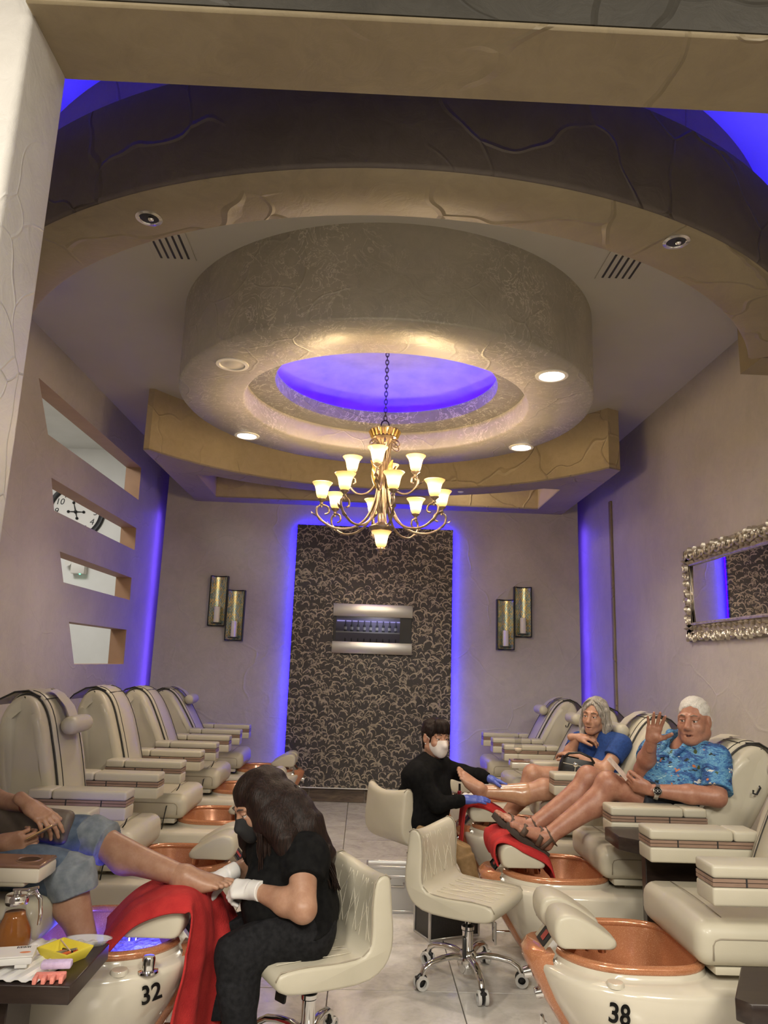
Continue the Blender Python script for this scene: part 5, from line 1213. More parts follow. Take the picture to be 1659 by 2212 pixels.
    for a_, H, d, u_, sd in ((aN, V3(.985, 4.035, .525), V3(-.21, 0, .13), V3(.5, 0, 1), -1), (aF, V3(.950, 4.225, .535), V3(-.21, 0, .13), V3(.5, 0, 1), 1)):
        f = d / np.linalg.norm(d); u = u_ - f * (u_ @ f); u /= np.linalg.norm(u); l = np.cross(f, u) * sd; Q = lambda x, y, z: H + f * x * 1.04 + l * y * 1.04 + u * z * 1.04
        b = B(); o = [(-.012, .0), (-.004, .032), (.04, .040), (.10, .040), (.16, .052), (.21, .050), (.238, .030), (.245, .004), (.236, -.020), (.20, -.040), (.14, -.046), (.08, -.038), (.02, -.036), (-.006, -.022)]
        lift = lambda x: .012 * max(0, (x - .17) / .07) ** 2
        b.loft([[Q(x * 1.0, y * .97, -.028 + lift(x)) for x, y in o], [Q(x, y, -.020 + lift(x)) for x, y in o], [Q(x, y, -.004 + lift(x)) for x, y in o], [Q(x * .99, y * .96, .001 + lift(x)) for x, y in o]]); b.obj('sandal_sole', M_SOLE, t, 50, world=True)
        def strap(pts, w, nm='sandal_strap'):
            pts = [V3(*p) for p in pts]; b = B(); r0, r1 = [], []
            for i, p in enumerate(pts):
                b_ = f * w / 2; r0.append(p - b_); r1.append(p + b_)
            ins = [p - (p - np.mean(pts, 0)) / max(np.linalg.norm(p - np.mean(pts, 0)), 1e-6) * .004 for p in pts]
            b.loft([r0, r1], False); o_ = b.obj(nm, M_STRAP, t, 60, world=True); md = o_.modifiers.new('s', 'SOLIDIFY'); md.thickness = .005; md.offset = 0
        strap([Q(.165, .056, .0), Q(.162, .052, .030), Q(.158, .026, .050), Q(.150, -.006, .052), Q(.145, -.036, .040), Q(.145, -.048, .0)], .030)
        strap([Q(.075, .046, .0), Q(.078, .044, .045), Q(.080, .022, .080), Q(.082, -.008, .084), Q(.078, -.034, .062), Q(.070, -.044, .0)], .026)
        strap([Q(.035, .044, .072), Q(.055, .034, .088), Q(.066, .0, .098), Q(.055, -.036, .088), Q(.030, -.046, .070), Q(.002, -.040, .055), Q(-.016, .0, .052), Q(.002, .040, .055), Q(.035, .044, .072)], .018)
        for q in (-1, 1): strap([Q(.03, q * .044, .066), Q(.04, q * .044, .03), Q(.05, q * .044, 0)], .02)
    # steel watch
    d = (hN - wN) / np.linalg.norm(hN - wN); p = wN - d * .030; m = Matrix.Translation(Vector(p)) @ Vector(d).to_track_quat('Z', 'Y').to_matrix().to_4x4()
    b = B(); b.M = m; b.lathe([(.036, -.011), (.039, -.010), (.039, .010), (.036, .011)], n=28); w = b.obj('wrist_watch', M_STEEL, t, 40, world=True)
    n = V3(-.35, -.9, .25); n -= d * (n @ d); n /= np.linalg.norm(n); pc = p + n * .040; mm = Matrix.Translation(Vector(pc)) @ Vector(n).to_track_quat('Z', 'Y').to_matrix().to_4x4()
    b = B(); b.M = mm; b.lathe([(.021, -.004), (.023, 0), (.021, .007), (.018, .008)], n=28); b.obj('watch_case', M_CHROME, w, 40, world=True)
    b = B(); b.M = mm; b.lathe([(0, .0065), (.0185, .0065)], n=24); b.obj('watch_dial', M_GLOSSBLK, w, 0, world=True)
    b = B(); b.M = mm
    for q in (-.0075, .0075): b.lathe([(.0055, .0068), (.007, .0068)], (q, 0, 0), 14)
    b.box((0, .008, .007), (.001, .012, .0004)); b.obj('watch_subdials', M_CHROME, w, 0, world=True)
    pc = thing('paper_card', 'small folded paper card held in the left hand of the man', 'card', (1.335, 3.99, .93))
    mm = Matrix.Translation((1.345, 3.985, .955)) @ Euler((R(8), R(-42), R(-35))).to_matrix().to_4x4(); b = B(); b.M = mm; b.box((0, 0, .0), (.004, .075, .135), .001, 1); b.obj('card_sheet', mat('card_pink', (.55, .44, .38), .6, build=mottled((.48, .36, .30), (.62, .52, .46), 40, 0)), pc, 0, world=True)
def aloha_f(nt, b):
    co = objco(nt); n1 = noise(nt, objco(nt, (5, 5, 11)), 1.5, 5, .62, 2.2); n2 = noise(nt, objco(nt, (11, 11, 46)), 1.5, 4, .6, 2.5)
    f = math_(nt, 'ADD', math_(nt, 'MULTIPLY', n1, .62), math_(nt, 'MULTIPLY', n2, .38))
    c = ramp(nt, f, [(.34, (.010, .028, .11)), (.44, (.024, .08, .25)), (.50, (.05, .17, .38)), (.545, (.14, .36, .52)), (.575, (.035, .11, .30)), (.62, (.17, .40, .52)), (.68, (.52, .64, .64))])
    def motif(scale, off, th, col, c, zs=1.25):
        mp = nd(nt, 'Mapping'); mp.inputs['Location'].default_value = (off, off * .7, off * 1.3); lk(nt, co, mp.inputs[0]); mp.inputs['Scale'].default_value = (1, 1, zs)
        w = nd(nt, 'TexNoise', i_Scale=48, i_Detail=4); lk(nt, mp.outputs[0], w.inputs['Vector'])
        v = nd(nt, 'TexVoronoi', i_Scale=scale, i_Randomness=1); lk(nt, mp.outputs[0], v.inputs['Vector'])
        a = math_(nt, 'ADD', v.outputs['Distance'], math_(nt, 'MULTIPLY', math_(nt, 'SUBTRACT', w.outputs[0], .5), 1.15))
        return mixc(nt, math_(nt, 'LESS_THAN', a, th), c, col)
    c = motif(12, 2.2, .12, (.012, .022, .03), c, 2.2); c = motif(10, 5.1, .10, (.05, .075, .02), c); c = motif(9, 9.3, .11, (.60, .60, .54), c, 1.8); c = motif(11, 13.7, .05, (.48, .16, .06), c); c = motif(15, 1.7, .11, (.015, .03, .10), c, 2.5)
    lk(nt, c, b.inputs['Base Color']); bump(nt, b, noise(nt, co, 400, 2), .15, .001)
M_ALOHA = mat('tropical_print', (.1, .3, .5), .75, build=aloha_f)
# ---------------------------------------------------------------- the grey-haired woman in chair 40
def woman():
    t = person('person with long grey hair in royal blue top, chin resting on hand, leg held out', (1.6, 5.25, 0))
    J = dict(sl=(1.745, 5.085, .985), sr=(1.555, 5.40, .965), hl=(1.69, 5.14, .69), hr=(1.67, 5.36, .69))
    eN, wN = V3(1.605, 5.0, .815), V3(1.45, 5.17, .880)
    eF, wF = V3(1.435, 5.30, .850), V3(1.485, 5.21, 1.000)
    kN, aN, kF, aF = V3(1.235, 5.13, .665), V3(.815, 5.13, .640), V3(1.21, 5.35, .725), V3(.985, 5.32, .42)
    hc = V3(1.605, 5.20, 1.148)
    lo, hi = bounds(J['sl'], J['sr'], eN, eF, kN, kF, aN, aF, J['hl'], J['hr'])
    g = Sdf(lo, hi, .0065); up, ac, fw, S0, H0 = torso(g, J, -.012, 0, .92, .0, w=.95)
    g.cap(S0 + up * .02, hc + V3(.02, .02, -.07), .052, .047, .03)
    for s_, e_, w_ in ((V3(*J['sl']), eN, wN), (V3(*J['sr']), eF, wF)):
        g.cap(s_ - up * .01, e_, .046, .045, .03); m = e_ * .65 + w_ * .35; g.cap(e_, m, .043, .042, .02); g.cap(m, w_, .041, .025, .02)
    for h_, k_, a_, o in ((V3(*J['hl']), kN, aN, V3(.0, 0, -.035)), (V3(*J['hr']), kF, aF, V3(.03, 0, -.02))):
        g.cap(h_, k_, .090, .064, .03); g.ell(k_ + V3(-.01, 0, .01), (.060, .058, .060), None, .03)
        c = k_ * .66 + a_ * .34 + o; g.cap(k_, c, .056, .058, .03); g.cap(c, a_, .056, .033, .03); g.cap(k_, a_, .048, .032, .03)
    hd, M, L = head(hc, (-.66, -.75, -.08), (.08, -.02, 1), .97, .9, .95, .97, S0 + up * .01, .0032, .05, .001)
    h1 = hand(wF, (.85, -.45, .05), (.25, .30, -1), -1, [(.45, .6, .4), (.4, .55, .4), (.35, .5, .3), (.3, .45, .3)], .6, .92, thumb_pose=(.5, .2))
    h2 = hand(wN, (-.6, .8, .15), (.2, .1, -1), 1, [(.3, .5, .4)] * 4, .4, .9)
    f1 = foot(aN, V3(.800, 5.135, .598), (-.15, -.015, .15), (.15, -.12, .13), 1.0, 1, shin=aN * .8 + kN * .2); f2 = foot(aF, V3(.985, 5.32, .33), (-1, 0, -.1), (0, 0, 1), .93, 1, shin=aF * .75 + kF * .25, toes=False)
    part('body', [g, hd, h1, h2, f1, f2], SK_W, t)
    sh = Sdf(*bounds(kN, aN, m=.09), .005); c = kN * .66 + aN * .34 + V3(0, 0, -.035); sh.cap(c * .75 + kN * .25, c, .0564, .0583, .03); sh.cap(c, aN, .0565, .0335, .03); sh.cap(kN * .7 + aN * .3, aN, .0485, .0325, .03); part('oil_sheen', sh, SK_O, t)
    face(L, M, .98, t, mat('lip_rose', (.45, .16, .13), .4), mat('brow_brown', (.14, .09, .06), .7), .003)
    hh = Sdf(hc - .20, hc + V3(.20, .20, .16), .0038); hh.ell(L(0, -.022, .036), V3(.086, .102, .094), M, .02)
    for q in (-1, 1):
        hh.cap(L(q * .062, -.01, .03), L(q * .085, -.012, -.07), .034, .030, .03); hh.cap(L(q * .085, -.012, -.07), L(q * .085, .015, -.155), .030, .018, .03); hh.cap(L(q * .05, -.06, -.03), L(q * .06, -.06, -.15), .04, .03, .03)
    hh.ell(L(-.004, .105, -.020), (.062, .080, .112), M, .010, 's'); hh.wrinkle(.004, 120, 2)
    hr = part('hair', hh, M_HGREY, t)
    b = B(); ps = []
    for q in (-1, 1):
        for k in range(7):
            o = .012 * k; ps.append([L(q * .01, .055 - o * 1.5, .118 - .004 * k), L(q * .058, .052 - o * 1.6, .085), L(q * .084, .030 - o, .02), L(q * (.088 + .004 * (k % 3)), .026 - o, -.06), L(q * (.095 - .006 * (k % 2)), .02 - o * .8, -.12), L(q * .082, .03 - o, -.165)])
    strands(b, ps, 150, .0026, 5, .005); b.obj('hair_strands', M_HGREY, t, 180, world=True, kind='stuff')
    lo, hi = bounds(J['sl'], J['sr'], J['hl'], J['hr'], eN, eF, m=.2)
    s = Sdf(lo, hi, .0065); torso(s, J, .012, 0, .92, .014, w=.95)
    for s_, e_ in ((V3(*J['sl']), eN), (V3(*J['sr']), eF)): s.cap(s_ - up * .012, s_ + (e_ - s_) * .25, .055, .058, .03); s.cyl(s_ + (e_ - s_) * .1, s_ + (e_ - s_) * .55, .058, .064, .02)
    s.plane(H0 - up * .06, -up); s.wrinkle(.006, 32, 6); s.cap(S0 + up * .10, S0 + up * .03 + fw * .03, .055, .060, .01, 's'); s.ell(S0 - up * .02 + fw * .12, (.05, .05, .085), None, .01, 's')
    part('knit_top', s, M_BLUEK, t)
    s = Sdf(*bounds(J['hl'], J['hr'], kN, kF, m=.15), .0065); s.cap(J['hl'], J['hr'], .112, None, .05)
    for h_, k_ in ((V3(*J['hl']), kN), (V3(*J['hr']), kF)): s.cyl(h_ + (h_ - k_) * .05, h_ + (k_ - h_) * .58, .100, .090, .04)
    part('shorts', s, M_BLK, t)
    bg = thing('handbag', 'small open black handbag with white stitching on the lap of the grey-haired woman', 'handbag', (1.43, 5.07, .75))
    mm = Matrix.Translation((1.435, 5.075, .752)) @ Euler((0, R(8), R(-12))).to_matrix().to_4x4(); b = B(); b.M = mm
    ob = lambda a, c: [(a * (abs(math.cos(u)) ** .6) * (1 if math.cos(u) > 0 else -1), c * (abs(math.sin(u)) ** .6) * (1 if math.sin(u) > 0 else -1)) for u in [2 * PI * k / 28 for k in range(28)]]
    b.loft([z3(ob(.115, .055), 0), z3(ob(.125, .06), .02), z3(ob(.120, .055), .08), z3(ob(.108, .046), .125), z3(ob(.103, .041), .125), z3(ob(.11, .048), .05)], True, True, True); b.obj('bag_body', mat('black_leather', (.012, .011, .011), .35, coat=.2), bg, 50, world=True)
    b = B(); b.M = mm; b.tube([(-.10, -.03, .115), (-.07, -.045, .15), (0, -.04, .168), (.07, -.045, .15), (.10, -.03, .115)], .008, 8); b.obj('bag_strap', MATS['black_leather'], bg, 180, world=True)
    b = B(); b.M = mm; b.tube([(x_, -.0585 * (1 - (x_ / .16) ** 4), .085) for x_ in [-.10 + .02 * k for k in range(11)]], .0016, 4); b.tube([(-.02, -.060, .0), (-.02, -.060, .08)], .0016, 4); b.obj('stitching', M_SEAM, bg, 180, world=True)
    b = B(); b.M = mm @ Matrix.Translation((-.02, -.062, .088)) @ Euler((PI / 2, 0, 0)).to_matrix().to_4x4(); b.lathe([(0, .004), (.014, .003), (.016, 0)], n=20); b.obj('bag_clasp', M_CHROME, bg, 60, world=True)
# ---------------------------------------------------------------- technician in the white mask
def masked():
    t = person('person in black top, khaki trousers and white mask massaging a leg with blue gloves', (.38, 5.12, 0))
    J = dict(sr=(.375, 4.975, .765), sl=(.545, 5.235, .785), hr=(.34, 5.03, .485), hl=(.40, 5.22, .485))
    eN, wN = V3(.505, 4.90, .590), V3(.680, 4.97, .615)
    eF, wF = V3(.70, 5.29, .735), V3(.875, 5.19, .715)
    kN, aN, kF, aF = V3(.625, 4.88, .435), V3(.735, 4.80, .085), V3(.64, 5.33, .45), V3(.48, 5.42, .085)
    hc = V3(.500, 5.105, .978)
    lo, hi = bounds(J['sl'], J['sr'], eN, eF, wN, wF, J['hl'], J['hr'], hc)
    g = Sdf(lo, hi, .008); up, ac, fw, S0, H0 = torso(g, J, -.012, .0, w=.98); g.cap(S0, hc + V3(0, .02, -.06), .052, .05, .03)
    hd, M, L = head(hc, (.50, -.86, -.05), (.02, 0, 1), .97, .95, .9, 1.03, S0 + up * .01, .0032, .052)
    part('body', [g, hd], SK_W, t); face(L, M, .97, t, mouth=False, squint=.7)
    # mask over nose and chin with ear loops
    m = Sdf(hc - .16, hc + .16, .003); m.ell(L(0, .030, -.045), (.066, .074, .078), M, .02); m.cap(L(0, .085, -.012), L(0, .112, -.042), .012, .016, .03); m.ell(L(0, .075, -.085), (.036, .030, .036), M, .03)
    m.plane(L(0, .05, -.016), M @ V3(0, -.22, 1)); m.plane(L(0, .012, 0), M @ V3(0, -1, -.25)); part('face_mask', m, mat('white_mask', (.66, .60, .56), .8, build=mottled((.62, .56, .52), (.70, .65, .61), 30, .2, .001, 200)), t)
    for q in (-1, 1):
        B().tube([L(q * .060, .040, -.022), L(q * .075, .005, .010), L(q * .082, -.022, .022)], .0014, 5).obj('ear_loop', M_WHITE, t, 180, world=True); B().tube([L(q * .058, .030, -.075), L(q * .072, .0, -.045), L(q * .082, -.022, -.02)], .0014, 5).obj('ear_loop', M_WHITE, t, 180, world=True)
        B().ball(L(q * .086, .004, -.040), .004, 8, 6).obj('pearl_earring', M_EYE, t, 180, world=True)
    hh = Sdf(hc - .18, hc + .18, .0038); hh.ell(L(0, -.024, .036), V3(.081, .098, .092), M, .02); hh.cap(L(0, -.10, .0), L(0, -.115, -.075), .035, .022, .03); hh.ell(L(0, .095, -.052), (.078, .080, .092), M, .010, 's')
    for q in (-1, 1): hh.ell(L(q * .085, .012, -.03), (.03, .05, .035), M, .01, 's')
    hh.wrinkle(.0025, 130, 3); part('hair', hh, M_HDARK, t)
    b = B(); ps = []
    for k in range(15):
        x = -.058 + .0083 * k; ps.append([L(x * .5, .02, .126), L(x * .8, .066, .112), L(x, .090 - abs(x) * .25, .070), L(x * 1.05, .0945 - abs(x) * .35, .036)])
    for q in (-1, 1): ps.append([L(q * .04, .05, .10), L(q * .066, .055, .05), L(q * .072, .042, .0), L(q * .074, .036, -.03)])
    strands(b, ps, 130, .0028, 9, .0025); b.obj('fringe', M_HDARK, t, 180, world=True, kind='stuff')
    lo, hi = bounds(J['sl'], J['sr'], J['hl'], J['hr'], eN, eF, wN, wF, m=.2)
    s = Sdf(lo, hi, .0065); torso(s, J, .022, .025, k=.07, bust=.012)
    for s_, e_, w_ in ((V3(*J['sr']), eN, wN), (V3(*J['sl']), eF, wF)): s.cap(s_, e_, .070, .056, .03); s.cap(e_, e_ * .3 + w_ * .7, .054, .043, .02); s.cyl(e_ * .4 + w_ * .6, w_ * 1.0, .046, .036, .02)
    s.plane(H0 - up * .085, -up); s.wrinkle(.007, 30, 4); s.cap(S0 + up * .10, S0 + up * .035 + fw * .025, .05, .058, .01, 's'); part('black_top', s, M_BLK, t)
    B().ball(S0 - up * .10 + fw * .155 - ac * .06, .008, 8, 6).obj('lapel_pin', M_CHROME, t, 180, world=True)
    s = Sdf(*bounds(J['hl'], J['hr'], kN, kF, aN, aF, m=.15), .0065); s.cap(J['hl'], J['hr'], .110, None, .05)
    for h_, k_, a_ in ((V3(*J['hr']), kN, aN), (V3(*J['hl']), kF, aF)): s.cap(h_, k_, .086, .066, .04); s.cap(k_, a_ * .35 + k_ * .65, .064, .055, .03); s.cyl(k_ * .6 + a_ * .4, a_ + V3(0, 0, .02), .056, .050, .03)
    s.plane(H0 + up * .0, up); s.wrinkle(.006, 34, 5); part('khaki_trousers', s, M_KHAKI, t)
    for a_, d in ((aN, V3(.30, -.9, 0)), (aF, V3(.6, .3, 0))): s = Sdf(a_ - .25, a_ + V3(.25, .25, .12), .006); d = d / np.linalg.norm(d); s.cap(a_ + V3(0, 0, -.03) - d * .05, a_ + d * .10 + V3(0, 0, -.042), .042, .038, .03); s.cap(a_ + d * .08 + V3(0, 0, -.045), a_ + d * .15 + V3(0, 0, -.05), .04, .034, .03); s.plane((0, 0, .004), (0, 0, -1)); part('shoe', s, mat('dark_shoe', (.03, .018, .012), .5), t)
    h1 = hand(wN, (.97, .05, .03), (.1, .35, -.9), 1, [(.12, .15, .1), (.10, .12, .1), (.10, .12, .1), (.12, .15, .1)], .25, .94, e=.0012, thumb_pose=(.35, .1)); part('blue_glove', h1, M_GLOVEB, t)
    h2 = hand(wF, (.93, -.30, -.22), (-.1, -.25, -1), -1, [(.15, .3, .2), (.15, .3, .2), (.18, .3, .2), (.2, .3, .2)], .5, .94, e=.0012, thumb_pose=(.8, .2)); part('blue_glove', h2, M_GLOVEB, t)
# ---------------------------------------------------------------- technician in the foreground
def tech():
    t = person('person with long dark hair in black T-shirt and black mask bending over a foot', (-.2, 3.1, 0))
    J = dict(sl=(-.200, 2.965, .752), sr=(-.385, 3.27, .725), hl=(-.19, 2.985, .480), hr=(-.19, 3.205, .480))
    eN, wN = V3(-.180, 2.835, .592), V3(-.372, 2.965, .614)
    eF, wF = V3(-.44, 3.38, .57), V3(-.512, 3.19, .605)
    kN, aN, kF, aF = V3(-.410, 2.905, .425), V3(-.375, 2.89, .085), V3(-.52, 3.22, .43), V3(-.49, 3.15, .085)
    hc = V3(-.40, 3.125, .885)
    lo, hi = bounds(J['sl'], J['sr'], eN, eF, wN, wF, J['hl'], J['hr'], hc, m=.13)
    g = Sdf(lo, hi, .0055); up, ac, fw, S0, H0 = torso(g, J, -.012, .0, w=.98); g.cap(S0, hc + V3(.03, 0, -.05), .052, .05, .03)
    for s_, e_, w_ in ((V3(*J['sl']), eN, wN), (V3(*J['sr']), eF, wF)):
        g.cap(s_, e_, .056, .046, .02); m = e_ * .65 + w_ * .35; g.cap(e_, m, .045, .046, .02); g.cap(m, w_, .045, .028, .02)
    hd, M, L = head(hc, (-.74, -.48, -.46), (-.40, -.2, .85), .98, .95, .9, 1.0, S0 + up * .01, .0034, .05)
    part('body', [g, hd], SK_T, t); face(L, M, .98, t, mouth=False)
    m = Sdf(hc - .16, hc + .16, .0032); m.ell(L(0, .030, -.045), (.066, .074, .078), M, .02); m.cap(L(0, .085, -.012), L(0, .112, -.042), .012, .016, .03); m.ell(L(0, .075, -.085), (.036, .030, .036), M, .03)
    m.plane(L(0, .05, -.016), M @ V3(0, -.22, 1)); m.plane(L(0, .0, 0), M @ V3(0, -1, -.25)); part('face_mask', m, mat('black_mask', (.014, .014, .015), .8), t)
    # hair: parted, falling forward past the face and down the back
    hh = Sdf(hc - V3(.24, .26, .42), hc + V3(.36, .30, .16), .0045)
    hh.ell(L(0, -.024, .036), V3(.088, .106, .098), M, .02)
    for q in (-1, 1):
        a, b_ = L(q * .070, .030, .04), hc + V3(-.010 - .01 * q, -.088 * (-q) * -1 if q < 0 else .10, -.07)
    nr, fr_ = V3(0, -1, 0), V3(0, 1, 0)
    hh.chain([hc + V3(.015, -.075, .04), hc + V3(.040, -.100, -.05), hc + V3(.050, -.115, -.14), hc + V3(.052, -.12, -.225)], [.045, .034, .022, .010], .03)
    hh.chain([hc + V3(-.05, .07, .04), hc + V3(-.055, .10, -.06), hc + V3(-.055, .11, -.15), hc + V3(-.05, .11, -.22)], [.05, .040, .028, .012], .03)
    hh.chain([hc + V3(.05, .0, .05), hc + V3(.125, -.05, -.005), hc + V3(.195, -.085, -.065), hc + V3(.262, -.085, -.165), hc + V3(.288, -.065, -.275)], [.075, .078, .068, .050, .022], .05)
    hh.chain([hc + V3(.03, -.06, .02), hc + V3(.09, -.12, -.045), hc + V3(.135, -.165, -.10), hc + V3(.165, -.20, -.175)], [.06, .052, .040, .018], .04)
    hh.ell(L(0, .125, -.055), (.052, .060, .085), M, .010, 's'); hh.wrinkle(.004, 75, 2, (1, .3, -.4)); part('hair', hh, M_HDARK, t)
    b = B(); ps = []
    for k in range(9):
        o = .02 * k
        ps.append([hc + V3(-.01 + o, -.065, .085), hc + V3(.015 + o, -.108, .02), hc + V3(.035 + o * 1.2, -.138, -.07 - .2 * o), hc + V3(.045 + o * 1.6, -.148, -.16 - .2 * o), hc + V3(.05 + o * 1.8, -.145, -.235 - .2 * o)])
        ps.append([hc + V3(-.02 + o * .4, -.02 + o * .4, .112), hc + V3(.07 + o * .4, -.06 + o * .4, .07), hc + V3(.165, -.125 + o * .6, .0), hc + V3(.25, -.14 + o * .6, -.085), hc + V3(.305, -.12 + o * .5, -.20), hc + V3(.318, -.09 + o * .4, -.29)])
    strands(b, ps, 260, .0030, 11, .006); b.obj('hair_strands', M_HDARK, t, 180, world=True, kind='stuff')
    lo, hi = bounds(J['sl'], J['sr'], J['hl'], J['hr'], eN, eF, m=.2)
    s = Sdf(lo, hi, .006); torso(s, J, .020, .025, k=.07, bust=.022)
    for s_, e_ in ((V3(*J['sl']), eN), (V3(*J['sr']), eF)): s.cap(s_ - up * .012, s_ + (e_ - s_) * .25, .066, .070, .03); s.cyl(s_ + (e_ - s_) * .1, s_ + (e_ - s_) * .50, .068, .072, .012)
    s.plane(H0 - up * .035, -up); s.wrinkle(.007, 28, 7); s.cap(S0 + up * .10, S0 + up * .03 + fw * .03, .055, .062, .01, 's'); s.ell(S0 + fw * .12, (.04, .04, .07), None, .01, 's'); part('t_shirt', s, M_BLK, t)
    s = Sdf(*bounds(J['hl'], J['hr'], kN, kF, aN, aF, m=.15), .0065); s.cap(J['hl'], J['hr'], .125, None, .05)
    for h_, k_, a_ in ((V3(*J['hl']), kN, aN), (V3(*J['hr']), kF, aF)): s.cap(h_, k_, .108, .078, .04); s.cap(k_, k_ * .6 + a_ * .4, .075, .068, .03); s.cyl(k_ * .7 + a_ * .3, a_ + V3(0, 0, .02), .068, .060, .03)
    s.plane(H0 + up * .08, up); s.wrinkle(.005, 34, 5); part('black_jeans', s, M_BLKJ, t)
    for a_ in (aN, aF): s = Sdf(a_ - .25, a_ + V3(.25, .25, .12), .006); d = V3(-1, -.1, 0); s.cap(a_ + V3(0, 0, -.03) - d * .05, a_ + d * .10 + V3(0, 0, -.042), .042, .038, .03); s.cap(a_ + d * .08 + V3(0, 0, -.045), a_ + d * .13 + V3(0, 0, -.05), .04, .034, .03); s.plane((0, 0, .004), (0, 0, -1)); part('shoe', s, mat('tan_shoe', (.34, .20, .12), .5), t)
    h1 = hand(wN, (-.90, .30, -.08), (-.1, .6, -.75), -1, [(.8, 1.0, .6), (.85, 1.0, .6), (.85, 1.0, .6), (.85, 1.0, .6)], .2, 1.0, e=.0015, thumb_pose=(.25, .1), back=.03); h1.cyl(wN + V3(.030, -.030, .003), wN + V3(-.01, 0, 0), .036, .032, .01); part('white_glove', h1, M_GLOVEW, t)
    h2 = hand(wF, (-.80, -.45, -.28), (-.25, .0, -1), 1, [(.2, .35, .25), (.25, .4, .25), (.3, .45, .3), (.3, .45, .3)], .8, .98, e=.0015, thumb_pose=(.6, .2), back=.03); h2.cyl(wF + V3(.03, .025, .01), wF, .033, .031, .01); part('white_glove', h2, M_GLOVEW, t)
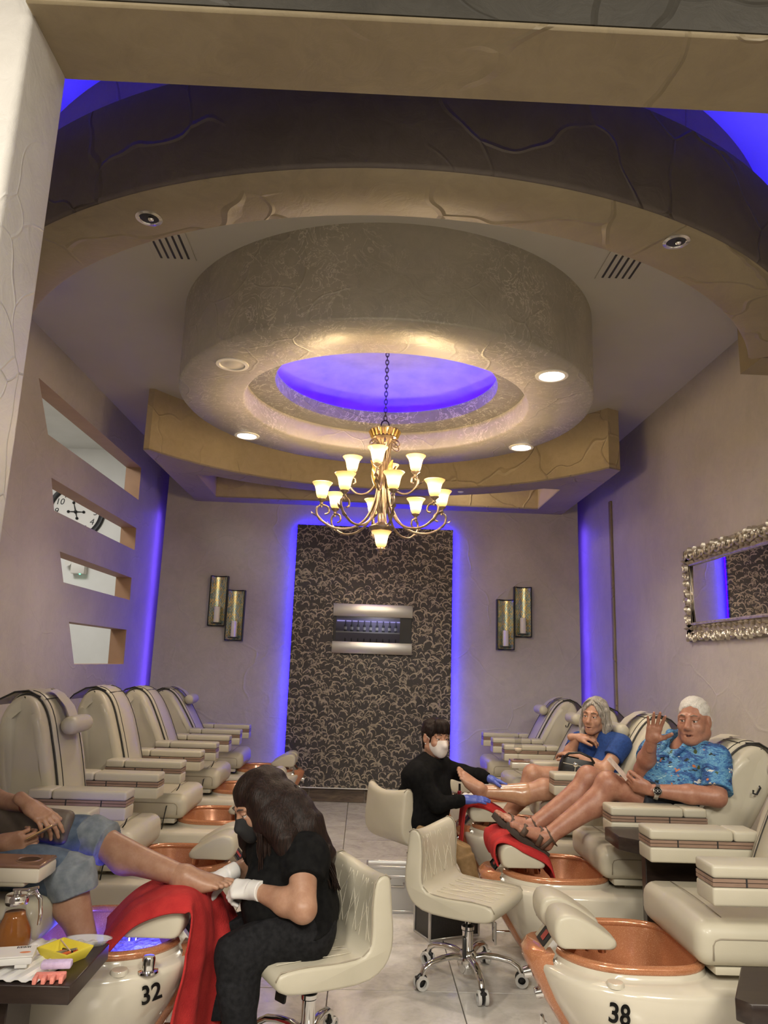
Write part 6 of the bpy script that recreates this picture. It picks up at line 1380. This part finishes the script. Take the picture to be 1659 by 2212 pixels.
# ---------------------------------------------------------------- customer in rolled jeans, chair 32
def cust():
    t = person('person in rolled-up jeans, one foot in the tub and one on the towel', (-1.5, 3.08, 0))
    J = dict(sr=(-1.80, 2.90, 1.12), sl=(-1.80, 3.28, 1.12), hr=(-1.58, 2.98, .70), hl=(-1.58, 3.19, .70))
    eN, wN = V3(-1.60, 2.82, .80), V3(-1.315, 2.93, .755)
    eF, wF = V3(-1.56, 3.24, .86), V3(-1.262, 3.03, .872)
    kN, aN, kF, aF = V3(-1.05, 2.965, .645), V3(-.945, 2.965, .36), V3(-1.045, 3.17, .735), V3(-.665, 3.06, .628)
    hc = V3(-1.80, 3.09, 1.32)
    lo, hi = bounds(J['sl'], J['sr'], eN, eF, kN, kF, aN, aF, wN, wF)
    g = Sdf(lo, hi, .006); up, ac, fw, S0, H0 = torso(g, J, -.012, 0, w=.95); g.cap(S0, hc + V3(0, 0, -.06), .052, .05, .03)
    for s_, e_, w_ in ((V3(*J['sl']), eF, wF), (V3(*J['sr']), eN, wN)):
        g.cap(s_, e_, .050, .040, .03); m = e_ * .65 + w_ * .35; g.cap(e_, m, .040, .038, .02); g.cap(m, w_, .037, .025, .02)
    for h_, k_, a_, o in ((V3(*J['hl']), kF, aF, V3(-.0, 0, -.030)), (V3(*J['hr']), kN, aN, V3(-.03, 0, .0))):
        g.cap(h_, k_, .080, .056, .03); c = k_ * .64 + a_ * .36 + o; g.cap(k_, c, .052, .055, .03); g.cap(c, a_, .053, .032, .03); g.cap(k_, a_, .046, .031, .03)
    hd, M, L = head(hc, (1, -.1, -.25), (0, 0, 1), .98, .95, .9, 1.0, S0, .004, .05)
    f1 = foot(aF, V3(-.690, 3.06, .575), (.235, -.03, .02), (-.1, 0, 1), .97, -1, .0028, shin=aF * .75 + kF * .25)
    f2 = foot(aN, V3(-.96, 2.965, .275), (1, .1, -.1), (0, 0, 1), .95, 1, shin=aN * .75 + kN * .25, toes=False)
    h1 = hand(wN, (.95, .05, .12), (-.1, .95, .2), -1, [(.75, .95, .7), (.75, .95, .7), (.8, .95, .7), (.85, .95, .7)], .2, 1.02, thumb_pose=(.3, .1))
    h2 = hand(wF, (.80, -.22, -.42), (-.35, .45, -.8), 1, [(.30, .30, .2), (.35, .35, .2), (.40, .4, .3), (.45, .4, .3)], .6, .98, thumb_pose=(.5, .1))
    part('body', [g, hd, h1, h2, f1, f2], SK_T, t); face(L, M, .98, t)
    hh = Sdf(hc - .2, hc + .2, .006); hh.ell(L(0, -.024, .036), V3(.086, .104, .096), M, .02); hh.cap(L(0, -.08, .0), L(0, -.09, -.14), .06, .04, .03); hh.ell(L(0, .098, -.03), (.062, .078, .095), M, .01, 's'); part('hair', hh, M_HDARK, t)
    s = Sdf(*bounds(J['sl'], J['sr'], J['hl'], J['hr'], eN, eF, m=.2), .009); torso(s, J, .014, 0, w=.95, bust=.01)
    for s_, e_ in ((V3(*J['sl']), eF), (V3(*J['sr']), eN)): s.cyl(s_, s_ + (e_ - s_) * .55, .064, .066, .03)
    s.plane(H0 - up * .05, -up); s.cap(S0 + up * .1, S0 + up * .03, .05, .06, .01, 's'); part('grey_top', s, mat('grey_jersey', (.2, .2, .2), .8, build=cloth_f((.17, .17, .17), (.23, .23, .23))), t)
    s = Sdf(*bounds(J['hl'], J['hr'], kN, kF, m=.15), .006); s.cap(J['hl'], J['hr'], .112, None, .05); cf = Sdf(*bounds(kN, kF, m=.2), .005)
    for h_, k_, a_ in ((V3(*J['hr']), kN, aN), (V3(*J['hl']), kF, aF)):
        d = (a_ - k_) / np.linalg.norm(a_ - k_); u = (k_ - h_) / np.linalg.norm(k_ - h_); s.cap(h_, k_ - u * .05, .095, .082, .04)
        cf.cap(k_ - u * .11, k_ - u * .01, .080, .079, .02); cf.cyl(k_ - d * .03, k_ + d * .065, .080, .083, .03)
    s.wrinkle(.005, 36, 5); cf.wrinkle(.007, 42, 9); part('jeans', s, M_DENIM, t); part('rolled_cuffs', cf, M_DENIMI, t)
    b = B(); d = (wF - eF) / np.linalg.norm(wF - eF); b.M = Matrix.Translation(Vector(wF - d * .02)) @ Vector(d).to_track_quat('Z', 'Y').to_matrix().to_4x4(); b.lathe([(.028, -.003), (.031, 0), (.028, .003)], n=20); b.obj('bracelet', mat('dark_red_cord', (.10, .015, .012), .5), t, 180, world=True)
    ph = thing('smartphone', 'slim gold-edged smartphone held in the hand of the seated customer in jeans', 'phone', (-1.17, 2.96, .78))
    b = B(); b.M = Matrix.Translation((-1.165, 2.940, .800)) @ Euler((R(-5), R(-30), R(0))).to_matrix().to_4x4(); b.box((0, 0, 0), (.10, .06, .008), .003, 2); b.obj('phone_body', mat('gold_metal', (.75, .52, .28), .25, .9), ph, 50, world=True)
    pu = thing('clutch_purse', 'taupe leather purse beneath the hands of the seated customer in jeans', 'purse', (-1.25, 3.10, .70))
    b = B(); b.M = Matrix.Translation((-1.27, 3.115, .790)) @ Euler((R(-12), R(4), R(-4))).to_matrix().to_4x4(); b.box((0, 0, 0), (.30, .055, .125), .022, 3); b.obj('purse_body', mat('taupe_leather', (.11, .085, .065), .5, build=mottled((.09, .07, .053), (.13, .10, .08), 20, .2, .001, 200)), pu, 60, world=True)
    b = B(); b.M = Matrix.Translation((-1.27, 3.087, .80)) @ Euler((R(-12), R(4), R(-4))).to_matrix().to_4x4(); b.box((.07, -.006, .0), (.05, .008, .014), .002, 1); b.obj('purse_tab', M_STEEL, pu, 40, world=True)
man(); woman(); masked(); tech(); cust()
